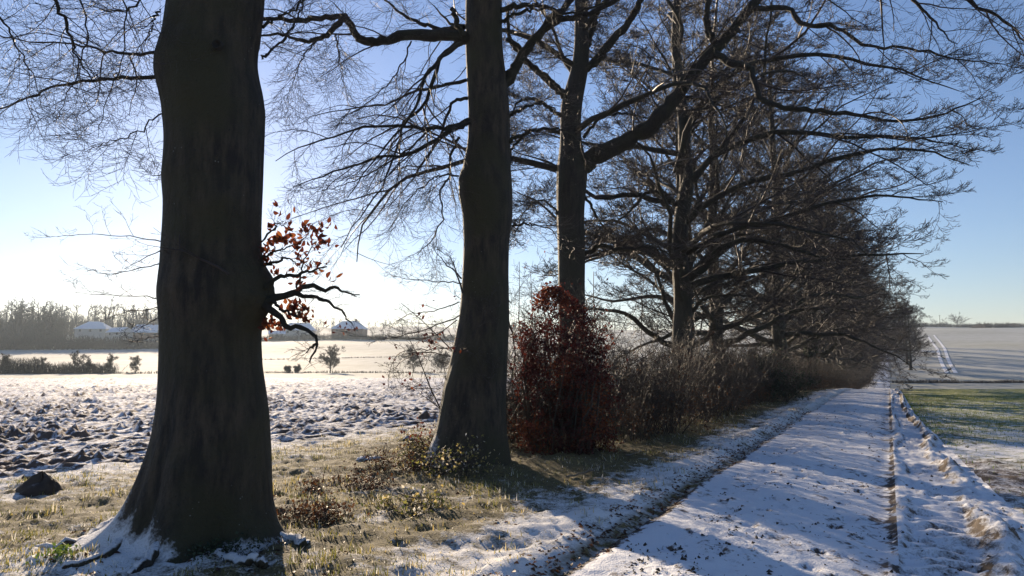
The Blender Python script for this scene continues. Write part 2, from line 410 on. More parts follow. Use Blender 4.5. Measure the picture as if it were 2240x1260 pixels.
def m_leaf(name, ramp, trans=0.45):
    """thin leaf: per-vertex tone picks the pigment; part of the light passes through"""
    m, nt, b = mat(name); k = NT(nt)
    a = k.n('ShaderNodeAttribute', attribute_name='tone'); cr = k.n('ShaderNodeValToRGB')
    e = cr.color_ramp.elements; e[0].position = ramp[0][0]; e[0].color = (*ramp[0][1], 1); e[1].position = ramp[-1][0]; e[1].color = (*ramp[-1][1], 1)
    for p, c in ramp[1:-1]: q = e.new(p); q.color = (*c, 1)
    k.l(a.outputs['Fac'], cr.inputs[0])
    k.l(cr.outputs[0], b.inputs['Base Color']); b.inputs['Roughness'].default_value = 0.6
    tr = k.n('ShaderNodeBsdfTranslucent'); k.l(cr.outputs[0], tr.inputs['Color'])
    mx = k.n('ShaderNodeMixShader'); mx.inputs[0].default_value = trans
    k.l(b.outputs[0], mx.inputs[1]); k.l(tr.outputs[0], mx.inputs[2]); k.l(mx.outputs[0], nt.nodes['Material Output'].inputs['Surface']); return m
def m_plain(name, c1, c2, scale=4.0, rough=0.8):
    m, nt, b = mat(name); k = NT(nt)
    n = k.noise(k.n('ShaderNodeTexCoord').outputs['Object'], scale, 4)
    k.l(k.mix(n, c1, c2), b.inputs['Base Color']); b.inputs['Roughness'].default_value = rough; k.bump(n, .4, .03, b); return m
def m_capped(name, c1, c2, lo=0.9, hi=1.15, scale=9.0):
    """soil or stone with snow lying on its upward faces"""
    m, nt, b = mat(name); k = NT(nt)
    tc = k.n('ShaderNodeTexCoord').outputs['Object']; n = k.noise(tc, scale, 4, .65)
    f = k.range(k.math('ADD', k.nz(), k.math('MULTIPLY', n, .7)), lo, hi)
    k.l(k.mix(f, k.mix(n, c1, c2), SNOW), b.inputs['Base Color']); b.inputs['Roughness'].default_value = .85; k.bump(n, .5, .03, b); return m

M = dict(
    plough=m_plough(), verge=m_verge(), track=m_track(), mud=m_mud(), crop=m_crop(), ground=m_ground(),
    bark1=m_bark('old beech bark', (0.085, 0.064, 0.040), (0.017, 0.013, 0.009), (0.040, 0.036, 0.014), frost=-0.04),
    rootbark=m_bark('snow covered root bark', (0.085, 0.064, 0.040), (0.017, 0.013, 0.009), (0.040, 0.036, 0.014), frost=.22),
    sprigleaf=m_leaf('backlit beech leaves', [(0, (0.08, 0.018, 0.010)), (.5, (0.17, 0.040, 0.015)), (1, (0.32, 0.11, 0.032))], .55),  # brighter than russet: the backlight is put into the leaf colour
    bark2=m_bark('beech bark', (0.044, 0.035, 0.024), (0.018, 0.015, 0.011), (0.028, 0.026, 0.014), frost=0.0),
    limb=m_bark('limb bark', (0.042, 0.035, 0.025), (0.022, 0.018, 0.013), (0.03, 0.029, 0.015), scale=2.0),
    twig=m_twig('beech twigs', (0.022, 0.015, 0.012), (0.040, 0.027, 0.021)),
    hedge=m_twig('hedge twigs', (0.020, 0.014, 0.010), (0.045, 0.029, 0.019)),
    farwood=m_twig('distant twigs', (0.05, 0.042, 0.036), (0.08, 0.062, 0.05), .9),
    russet=m_leaf('russet beech leaves', [(0, (0.04, 0.009, 0.008)), (.6, (0.11, 0.022, 0.015)), (1, (0.26, 0.075, 0.026))]),
    brownleaf=m_leaf('dry brown leaves', [(0, (0.05, 0.022, 0.012)), (1, (0.16, 0.075, 0.03))], .35),
    grass=m_leaf('frosted grass blades', [(0, (0.05, 0.075, 0.02)), (.35, (0.20, 0.20, 0.05)), (.65, (0.55, 0.42, 0.15)), (.8, (0.68, 0.58, 0.34)), (1, (0.78, 0.77, 0.74))], .5),
    cropleaf=m_leaf('young crop leaves', [(0, (0.08, 0.13, 0.02)), (1, (0.17, 0.24, 0.04))], .4),
    ivy=m_leaf('ivy leaves', [(0, (0.012, 0.022, 0.010)), (1, (0.035, 0.055, 0.022))], .15),
    clod=m_capped('snow capped clod', (0.03, 0.02, 0.015), (0.08, 0.052, 0.038), 1.0, 1.25),
    mole=m_capped('molehill soil', (0.022, 0.016, 0.012), (0.06, 0.042, 0.03), 1.32, 1.5, 14),
    stone=m_capped('frosted stone', (0.16, 0.15, 0.14), (0.30, 0.28, 0.26), .85, 1.2),
    roofsnow=m_plain('snowy roof', (0.74, 0.76, 0.8), (0.82, 0.83, 0.85), .7),
    wall=m_plain('rendered wall', (0.42, 0.39, 0.34), (0.5, 0.47, 0.42), .6),
    brick=m_plain('brick wall', (0.16, 0.09, 0.065), (0.22, 0.12, 0.085), 1.5),
    pane=m_plain('window glass', (0.03, 0.035, 0.04), (0.05, 0.055, 0.06), .5, .15),
    wood=m_plain('weathered timber', (0.10, 0.085, 0.065), (0.16, 0.135, 0.105), 3),
)

# ------------------------------------------------------------------ the land
ss = [-8.0]
while ss[-1] < 420:
    s_ = ss[-1]; ss.append(s_ + (0.35 if s_ < 2 else max(0.042, 0.0068 * s_)))
SS = np.array(ss)
def sheet(name, tt, smax, m, smin=-8, scale=False):
    S_ = SS[(SS <= smax) & (SS >= smin)]
    s, t = np.meshgrid(S_, tt, indexing='ij')
    if scale: t = t * tw(s) / 1.3
    x, y = xy(s, t)
    z = near(x, y)
    V = np.stack([x, y, z], -1).reshape(-1, 3)
    f = grid_faces(len(S_), len(tt))[:, ::-1]
    return obj(name, mesh_np(name, V, [f], m), kind='structure')
tv = np.concatenate([np.arange(-11.2, -2.9, 0.075), np.linspace(-2.88, -2.24, 14)])
sheet('grass_verge', tv, 300, M['verge'])
sheet('farm_track', np.linspace(-2.24, 0.0, 56), 420, M['track'])
sheet('muddy_wheel_track', np.linspace(0.0, 1.3, 44), 122, M['mud'], scale=True)
tf = [1.3]
while tf[-1] < 130: tf.append(tf[-1] + max(0.06, 0.028 * tf[-1]))
def crop_sheet():
    S_ = SS[SS <= 122]; tt = np.array(tf)
    s, t = np.meshgrid(S_, tt, indexing='ij')
    t = t - 1.3 + tw(s)
    x, y = xy(s, t); z = near(x, y); z = z - 0.5 * smooth(112, 121, s)
    f = grid_faces(len(S_), len(tt))[:, ::-1]
    return obj('crop_field', mesh_np('crop_field', np.stack([x, y, z], -1).reshape(-1, 3), [f], M['crop']), kind='structure')
crop_sheet()

def plough_sheet():
    ys = [4.0]
    while ys[-1] < 112: ys.append(ys[-1] + max(0.058, 0.0082 * ys[-1]))
    ys = np.array(ys); u = np.linspace(0, 1, 360)
    xr = 0.507 * ys - 11.55; xl = np.minimum(-0.80 * ys - 6, xr - 6)
    Y = np.repeat(ys[:, None], len(u), 1); X = xl[:, None] + (xr - xl)[:, None] * u[None, :]
    z = H(X, Y) + 0.03
    ca, sa = math.cos(0.3), math.sin(0.3); a = X * ca + Y * sa; b = -X * sa + Y * ca
    near_edge = smooth(0.0, 1.2, (xr[:, None] - X))
    wx = X + .12 * vnoise(X * 3, Y * 3, 60); wy = Y + .12 * vnoise(X * 3 + 9, Y * 3, 61)
    fur = np.sin((b + .10 * vnoise(a * .8, b * .8, 67)) * 2 * math.pi / .52)
    cl = (0.15 + .05 * fur) * lumps(wx * 4.4, wy * 4.4, 62) + 0.11 * lumps(wx * 7.5 + 3, wy * 7.5, 64) + .022 * fur + 0.05 * lumps(wx * 9, wy * 9, 66)
    z = z + near_edge * (cl * (0.75 + .4 * vnoise(X * .5, Y * .5, 68)) + 0.05 * fbm(X * .7, Y * .7, 69)) - 0.2 * (1 - smooth(0.0, 0.6, xr[:, None] - X))
    z = z - 0.4 * smooth(107, 112, Y)
    f = grid_faces(len(ys), len(u))
    return obj('ploughed_field', mesh_np('ploughed_field', np.stack([X, Y, z], -1).reshape(-1, 3), [f], M['plough']), kind='structure')
plough_sheet()

def ground_sheet():
    ys = np.concatenate([np.arange(-60, 100, 8), np.arange(100, 180, 3), np.arange(180, 720, 6), np.geomspace(720, 1500, 30)])
    xs = np.concatenate([-np.geomspace(330, 1300, 22)[::-1], np.arange(-324, 480, 6), np.geomspace(480, 1300, 22)])
    Y, X = np.meshgrid(ys, xs, indexing='ij')
    z = H(X, Y) - 0.35 * (1 - smooth(102, 114, Y)) - 0.02
    return obj('ground', mesh_np('ground', np.stack([X, Y, z], -1).reshape(-1, 3), [grid_faces(len(ys), len(xs))], M['ground']), kind='structure')
ground_sheet()

# pressed wheel lines on the hillside
def drape(name, pix, w, m):
    pts = [hit(*p, y0=125) for p in pix]; c = curve([(p[0], p[1], 0) for p in pts], 60)
    T = norm(np.gradient(c, axis=0)); n = np.stack([T[:, 1], -T[:, 0], 0 * T[:, 0]], 1)
    a = c - n * w / 2; b = c + n * w / 2
    V = np.empty((120, 3)); V[0::2] = a; V[1::2] = b; V[:, 2] = H(V[:, 0], V[:, 1]) + 0.06
    return obj(name, mesh_np(name, V, [grid_faces(60, 2)], m), kind='structure')
m_line = m_plain('packed snow line', (0.82, 0.82, 0.82), (0.86, 0.86, 0.86), 1.0)
drape('tractor_tramline', [(2072, 817), (2058, 790), (2046, 758), (2030, 735)], 0.9, m_line)
drape('tractor_tramline', [(2091, 817), (2074, 786), (2060, 754), (2043, 733)], 0.9, m_line)

# ------------------------------------------------------------------ beech trees
def trunk_mesh(name, prof, Yc, base, m, flares=(), top=None, k=64, seed=1, rough=0.03, burr=()):
    """prof: (py, left, right) rows traced at depth Yc; becomes a round, fluted, leaning stem in local coords"""
    rows = []
    for py, l, r in prof:
        a = at(l, py, Yc); b = at(r, py, Yc); rows.append((a[2], (a[0] + b[0]) / 2, (b[0] - a[0]) / 2))
    if top: rows = [(top[0], top[1], top[2])] + rows
    rows = sorted(rows); zs = np.array([q[0] for q in rows]); cx = np.array([q[1] for q in rows]); rad = np.array([q[2] for q in rows]) * np.cos(np.arctan2(cx, Yc))
    zz = np.concatenate([np.linspace(zs[0], zs[0] + 4.8, 150)[:-1], np.linspace(zs[0] + 4.8, zs[-1], 60)])
    ker = np.ones(3) / 3
    C = np.interp(zz, zs, cx); Rr = np.interp(zz, zs, rad)
    C = np.convolve(np.pad(C, 1, 'edge'), ker, 'valid'); Rr = np.convolve(np.pad(Rr, 1, 'edge'), ker, 'valid')
    th = np.arange(k) * 2 * math.pi / k
    TH, ZZ = np.meshgrid(th, zz)
    core = np.minimum(Rr, np.interp(1.1 + base[2], zz, Rr) * 1.12)[:, None]      # depth radius without the side flare
    lat = np.abs(np.cos(TH)) ** 2
    R = core * (1 - lat) + Rr[:, None] * lat
    z0 = base[2]
    for (ang, amp, hh, pw) in flares:
        R = R + amp * np.exp(-np.clip(ZZ - z0, 0, None) / hh) * np.clip(np.cos(TH - ang), 0, 1) ** pw
    R = R * (1 + rough * fbm(np.cos(TH) * 1.5 + 5, ZZ * 1.1 + np.sin(TH) * 1.5, seed, 3) + 0.022 * fbm(np.cos(TH) * 5 + 5, ZZ * .5 + np.sin(TH) * 5, seed + 5, 2))
    for (ang, bz, amp, w) in burr:
        dth = np.angle(np.exp(1j * (TH - ang)))
        R = R + amp * np.exp(-((ZZ - bz) / w) ** 2 - (dth * np.interp(bz, zz, Rr) / w) ** 2) * (1 + .25 * fbm(TH * 6, ZZ * 9, seed + 9))
    V = np.stack([C[:, None] + R * np.cos(TH), Yc + R * np.sin(TH), ZZ], -1).reshape(-1, 3) - np.array(base)
    f = grid_faces(len(zz), k, wrap=True)
    return mesh_np(name, V, [f], m), (zz, C, Rr)

def limb_obj(parent, base, line, r0, r1, rng, m, k=9, name='limb', pw=1.0):
    n = len(line)
    R = (r0 + (r1 - r0) * np.linspace(0, 1, n) ** pw) * (1 + 0.07 * rng.normal(0, 1, n))
    L = line - np.array(base); V, f = tubes(L[None], R[None], k)
    cap = np.arange(k)[None, :] + (n - 1) * k
    obj(name, mesh_np(name, V, [f, cap], m), parent)
    return L, R

def px_line(pix, n, rng, jit=0.012):
    pts = np.array([at(*p) for p in pix]); c = curve(pts, n)
    j = rng.normal(0, jit, c.shape); j[0] = 0; return c + j

def resample(P, R, n):
    m = len(P); x = np.linspace(0, m - 1, n); i = np.minimum(x.astype(int), m - 2); f = x - i
    return P[i] * (1 - f[:, None]) + P[i + 1] * f[:, None], R[i] * (1 - f) + R[i + 1] * f

def twig_cloud(bag, lines, rng, counts=(7, 7, 6, 4), droop=(0.05, 0.08, 0.05, 0.0), tip=(0.08, 0.1, 0.1, 0.1), ratios=(0.55, 0.55, 0.55, 0.6), rmin=0.0026, t0=0.2, flat=0.55, wig=0.13, nseg=(8, 6, 4, 3), limb_taper_twigs=True, min_len=(0.5, 0.3, .18, .1), keep=None):
    """lines: list of (P,R); every level is grown on the last and added to the bag; returns the levels"""
    n0 = 12
    P = np.stack([resample(p, r, n0)[0] for p, r in lines]); R = np.stack([resample(p, r, n0)[1] for p, r in lines])
    out = []
    a = t0
    for lv, k in enumerate(counts):
        P, R = grow(P, R, rng, k, a, 0.99, ratios[lv], (0.85, 0.8, 0.75, 0.7)[lv], nseg[lv], droop[lv], tip[lv], wig, flat, rr=(0.0105, 0.0085, 0.007, 0.006)[lv], rmin=rmin, lmin=min_len[lv])
        V, f = tubes(P, R, (6, 4, 3, 3)[lv]); bag.add(V, f)
        out.append((P, R)); a = 0.12
    return out

def crown_limbs(base, zlist, C, rng, reach=9.0, n=14, up0=0.25, rz=None):
    """limb lines for the part of the crown nobody can trace: spiralling round the stem"""
    out = []
    az = rng.random() * 6.28
    zmax = max(zlist)
    for i, z in enumerate(zlist):
        az += 2.4 + rng.normal(0, .3)
        h = (z - min(zlist)) / max(zmax - min(zlist), 1)
        L = reach * (1.0 - 0.55 * h) * (0.75 + 0.4 * rng.random())
        d = np.array([math.cos(az), math.sin(az), up0 + 0.9 * h + rng.normal(0, .1)]); d /= np.linalg.norm(d)
        p = C(z); P = [p]
        for j in range(n - 1):
            u = j / (n - 1)
            d = d + rng.normal(0, .17, 3); d[2] += 0.16 * (0.30 - u) * (1 - h) ; d /= np.linalg.norm(d)
            p = p + d * L / (n - 1); P.append(p)
        out.append((np.array(P), L))
    return out

BEECH = 'beech trees lining the track'

# ---- tree A: the great trunk in front of the sun
def tree_a():
    rng = np.random.default_rng(101)
    Yc = 6.45; prof = [(0, 365, 581), (60, 362, 575), (100, 351, 568), (140, 339, 566), (170, 338, 571), (200, 346, 578), (240, 355, 583), (300, 360, 581), (400, 362, 578), (500, 357, 574), (560, 353, 573), (640, 347, 575), (720, 351, 573), (800, 350, 577), (860, 349, 586), (900, 346, 591), (950, 339, 594), (1000, 326, 597), (1050, 308, 600), (1100, 287, 604), (1150, 262, 616), (1190, 236, 632), (1230, 215, 645), (1290, 200, 660)]
    bx, bz = -2.62, ground_z(-2.62, 6.45) - 0.02
    base = np.array([bx, Yc, bz])
    root = thing('beech_tree', 'massive dark beech trunk in the left foreground hiding the sun', 'tree', base, BEECH)
    bz1 = at(590, 640, Yc)[2]
    me, (zz, C, Rr) = trunk_mesh('trunk', prof, Yc, base, M['bark1'], flares=[(-2.98, .34, .085, 26), (-2.5, .36, .08, 40), (-2.05, .26, .08, 40), (-1.45, .14, .12, 30), (1.2, .2, .4, 6), (2.4, .3, .2, 6), (-0.6, .24, .09, 30), (-0.1, .18, .10, 30), (-1.6, .12, .5, 8), (-2.7, .1, .5, 10), (-2.02, -.075, .75, 90), (-1.02, -.05, .5, 70), (-2.45, -.05, .5, 120)], top=(13.0, -2.55, 0.22), k=96, seed=4, rough=.022,
                                burr=[(-0.15, bz1 + .03, .13, .24), (-0.6, bz1 - .08, .07, .25), (-1.7, 3.9, .035, .16), (-1.1, 2.95, .03, .14), (-2.1, 2.2, .03, .2), (-1.3, 1.5, .02, .2), (-2.5, 3.2, .03, .18), (-0.8, 4.3, .03, .2), (-1.9, 4.55, -.02, .1)])
    obj('trunk', me, root)
    # knot hole
    a = np.linspace(0, 2 * math.pi, 14, endpoint=False)
    kc = at(474, 96, Yc - 0.445) - base
    ring = [np.stack([0.035 * r * np.cos(a) * 1.05, 0 * a + d, 0.036 * r * np.sin(a)], 1) + kc for r, d in ((1.25, .03), (1.05, -.006), (.85, .0), (.6, .03))]
    mk = m_plain('dark knot wood', (0.010, 0.009, 0.008), (0.02, 0.018, 0.014), 20)
    obj('knot', mesh_np('knot', np.concatenate(ring), [grid_faces(4, 14, True), (np.arange(14)[None] + 42)], mk), root)
    # roots
    def rootline(pts, r0, r1, nm='root'):
        P = curve(pts, 26); P[:, 2] = np.maximum(P[:, 2], near(P[:, 0], P[:, 1]) - .045) ; P[:, 2] += 0.015 * rng.normal(0, 1, 26)
        R = np.linspace(r0, r1, 26) * (1 + .08 * rng.normal(0, 1, 26)); V, f = tubes((P - base)[None], R[None], 12); obj(nm, mesh_np(nm, V, [f], M['rootbark']), root)
    def gp(px, py, dz=0.0):
        v = (630.0 - py) / F; dy = cp - v * sp; dz_ = sp + v * cp; Y = (CAM_H - bz - dz) / -dz_ * dy
        return at(px, py, Y)
    rootline([np.array([-3.1, 6.3, .08]) , gp(255, 1150, .06), gp(190, 1180, .03), gp(125, 1195, .02), gp(60, 1200, -.06)], .075, .02)
    rootline([np.array([-3.0, 6.1, .06]), gp(290, 1180, .06), gp(230, 1215, .03), gp(150, 1240, .0), gp(110, 1250, -.08)], .07, .02)
    rootline([np.array([-2.8, 6.0, .04]), gp(345, 1205, .05), gp(305, 1240, .02), gp(265, 1275, -.04)], .06, .02)
    rootline([np.array([-2.25, 6.2, .06]), gp(630, 1175, .04), gp(660, 1190, .02), gp(690, 1200, -.08)], .06, .02)
    rootline([np.array([-2.4, 6.0, .04]), gp(560, 1225, .04), gp(590, 1250, -.06)], .05, .02)
    lines = []; D = Yc
    def L(pix, r0, r1, n=22, k=8, nm='limb', tw=True, jit=.010, mt='limb'):
        P = px_line(pix, n, rng, jit); q = limb_obj(root, base, P, r0, r1, rng, M[mt], k, nm)
        if tw: lines.append(q)
    # boughs left of the trunk, in view
    L([(345, 168, 6.5), (265, 172, 6.7), (150, 182, 7.0), (70, 212, 7.2), (-40, 250, 7.4)], .020, .006)
    L([(355, 108, 6.5), (290, 119, 6.7), (220, 108, 7.0), (150, 96, 7.3), (40, 88, 7.5), (-60, 60, 7.6)], .017, .005)
    L([(100, -60, 6.2), (125, 10, 6.3), (150, 65, 6.4), (165, 120, 6.5), (205, 178, 6.6)], .022, .005)
    L([(-40, 20, 6.8), (5, 45, 6.8), (40, 105, 6.9), (75, 170, 7.0), (90, 230, 7.0)], .012, .003)
    L([(150, -50, 7.0), (190, 40, 7.0), (180, 120, 7.0), (150, 200, 7.1), (120, 270, 7.1)], .010, .003)
    L([(260, -60, 6.2), (275, 40, 6.3), (270, 130, 6.4), (230, 230, 6.5), (215, 300, 6.5)], .008, .0025)
    L([(320, -40, 6.4), (300, 10, 6.4), (240, 25, 6.5), (180, 5, 6.6)], .012, .004)
    L([(350, 20, 6.2), (330, 60, 6.1), (325, 95, 6.1)], .010, .004)
    L([(360, 235, 6.2), (300, 290, 6.4), (240, 310, 6.6), (190, 330, 6.8)], .008, .0025)
    # right side, high
    L([(575, 130, 6.4), (590, 112, 6.4), (620, 85, 6.5), (650, 45, 6.6), (668, -20, 6.7)], .014, .006)
    L([(575, 60, 6.3), (640, 20, 6.5), (700, -20, 6.6)], .014, .006)
    up = twig_cloud; bag = Bag()
    up(bag, lines, rng, counts=(9, 7, 5), droop=(.16, .10, .04), tip=(.05, .12, .14), ratios=(.42, .5, .55), rmin=.0017, nseg=(9, 7, 4))
    # thin low sprays left of the trunk
    low = []
    for pix in ([(358, 530, 6.3), (300, 520, 6.5), (230, 515, 6.7), (175, 512, 6.9), (125, 520, 7.0)], [(355, 575, 6.2), (290, 590, 6.4), (240, 600, 6.6), (195, 588, 6.8)],
                [(352, 650, 6.3), (290, 648, 6.5), (220, 645, 6.7), (160, 640, 6.9)], [(352, 672, 6.3), (310, 678, 6.4), (250, 690, 6.5), (222, 705, 6.6)],
                [(352, 690, 6.2), (320, 710, 6.3), (290, 730, 6.4)], [(352, 735, 6.3), (310, 742, 6.4), (280, 748, 6.5)], [(358, 380, 6.3), (335, 385, 6.4), (325, 376, 6.4)],
                [(500, 600, 6.0), (430, 560, 5.98), (370, 545, 6.0), (330, 560, 6.2), (270, 590, 6.4)]):
        P = px_line(pix, 14, rng, .006); low.append(limb_obj(root, base, P, .0055 if pix[0][0] < 450 else .011, .0018, rng, M['twig'], 5, 'shoot'))
    up(bag, low, rng, counts=(7, 4, 3), droop=(0, 0, 0), tip=(.05, .05, .05), ratios=(.38, .45, .5), rmin=.0014, nseg=(7, 5, 3), min_len=(.12, .07, .04))
    # gnarled branches out of the burr
    gn = []
    def G(pix, r0, r1):
        P = px_line([(a, b, 6.35 + c) for a, b, c in pix], 20, rng, .008); gn.append(limb_obj(root, base, P, r0, r1, rng, M['limb'], 8, 'branch'))
    G([(565, 660, -.1), (600, 650, -.05), (647, 639, 0), (672, 625, 0), (711, 633, .05), (729, 627, .05), (750, 639, .05), (789, 646, .1)], .036, .005)
    G([(640, 642, 0), (669, 648, 0), (705, 654, -.05), (729, 669, -.05), (750, 687, -.1), (775, 708, -.1)], .023, .005)
    G([(560, 650, -.1), (596, 681, -.1), (617, 699, -.1), (626, 716, -.12), (650, 716, -.15), (674, 722, -.15), (690, 737, -.18), (692, 762, -.18), (675, 794, -.2)], .034, .006)
    G([(691, 752, -.18), (680, 762, -.18), (671, 771, -.18)], .010, .004)
    G([(570, 580, 0), (608, 573, 0), (623, 564, .05), (650, 577, .05)], .016, .005)
    G([(580, 630, -.1), (610, 606, -.1), (650, 600, -.08), (680, 593, -.1), (714, 583, -.1)], .022, .006)
    G([(566, 572, 0), (596, 552, 0), (626, 543, .05), (670, 520, .05)], .012, .004)
    G([(570, 530, .1), (600, 500, .1), (606, 488, .1), (640, 505, .1)], .010, .003)
    G([(646, 640, 0), (655, 610, 0), (665, 570, .02), (690, 530, .02)], .012, .003)
    G([(597, 660, -.1), (640, 690, -.15), (665, 680, -.15)], .016, .004)
    up(bag, gn, rng, counts=(7, 5), droop=(0, 0), tip=(.03, .03), ratios=(.34, .5), rmin=.0016, nseg=(7, 5), min_len=(.14, .08))
    # crown above the picture
    Cf = lambda z: np.array([np.interp(z, zz, C), Yc, z]); hi = []
    for P, Ln in crown_limbs(base, np.linspace(6.6, 12.8, 13), Cf, rng, reach=8.0):
        hi.append(limb_obj(root, base, P, .09 - .03 * (P[0, 2] - 6) / 7, .012, rng, M['limb'], 7))
    up(bag, hi, rng, counts=(6, 5, 3), droop=(.1, .08, .03), tip=(.05, .1, .1), ratios=(.5, .5, .5), rmin=.0026, nseg=(8, 5, 3))
    obj('twigs', bag.mesh('twigs', M['twig']), root, kind='stuff')
    # russet leaves still hanging on the burr branches
    lm = [leaf_mesh('leaf', .032, q, rng, M['sprigleaf']) for q in range(8)]
    cl = [(200, 290, 20), (380, 220, 14), (460, 215, 14), (430, 330, 12), (340, 440, 14), (310, 590, 8), (150, 520, 6), (290, 330, 14), (120, 300, 12), (55, 375, 14), (90, 195, 6), (225, 180, 7), (560, 190, 4), (230, 70, 3), (130, 105, 3), (255, 520, 6), (400, 480, 6), (470, 480, 5), (520, 580, 2), (555, 545, 2), (545, 320, 3), (60, 430, 8),
          (300, 830, 20), (250, 800, 12), (355, 850, 12), (110, 880, 12), (75, 905, 10), (170, 945, 6), (405, 855, 4), (270, 770, 8), (330, 790, 10), (90, 1015, 1), (480, 270, 6), (330, 260, 8)]
    for cx_, cy_, nn in cl:
        for _ in range(int(nn * 1.08 + .5)):
            px = 560 + (cx_ + rng.normal(0, 26)) / 3.315; py = 440 + (cy_ + rng.normal(0, 24)) / 3.315
            if px < 577 and rng.random() < .6: px = 1154 - px
            o = obj('leaf', lm[rng.integers(8)], root, at(px, py, 6.33 + rng.normal(0, .09)) - base)
            o.rotation_euler = (rng.normal(1.9, .7), rng.normal(0, .6), rng.random() * 6.28); q = .75 + .5 * rng.random(); o.scale = (q, q, q)
    return root

def leaf_mesh(name, L, seed, rng, m=None):
    """one curled oval leaf with a fold along its midrib"""
    w = L * .62 * (1 + .15 * rng.normal()); cu = rng.normal(.35, .3); fo = .35 + .3 * rng.random()
    ys = np.array([0, .22, .5, .78, 1.0]); ws = np.array([.06, .75, 1, .62, .03])
    V = []; 
    for y_, w_ in zip(ys, ws):
        zc = -cu * L * 2 * (y_ - .4) ** 2
        V += [(-w * w_, y_ * 2 * L, zc + fo * w * w_), (0, y_ * 2 * L, zc), (w * w_, y_ * 2 * L, zc + fo * w * w_ * .8)]
    V = np.array(V); return mesh_np(name, V, [grid_faces(5, 3)], m or M['russet'], True, np.full(15, rng.random()))

tree_a()

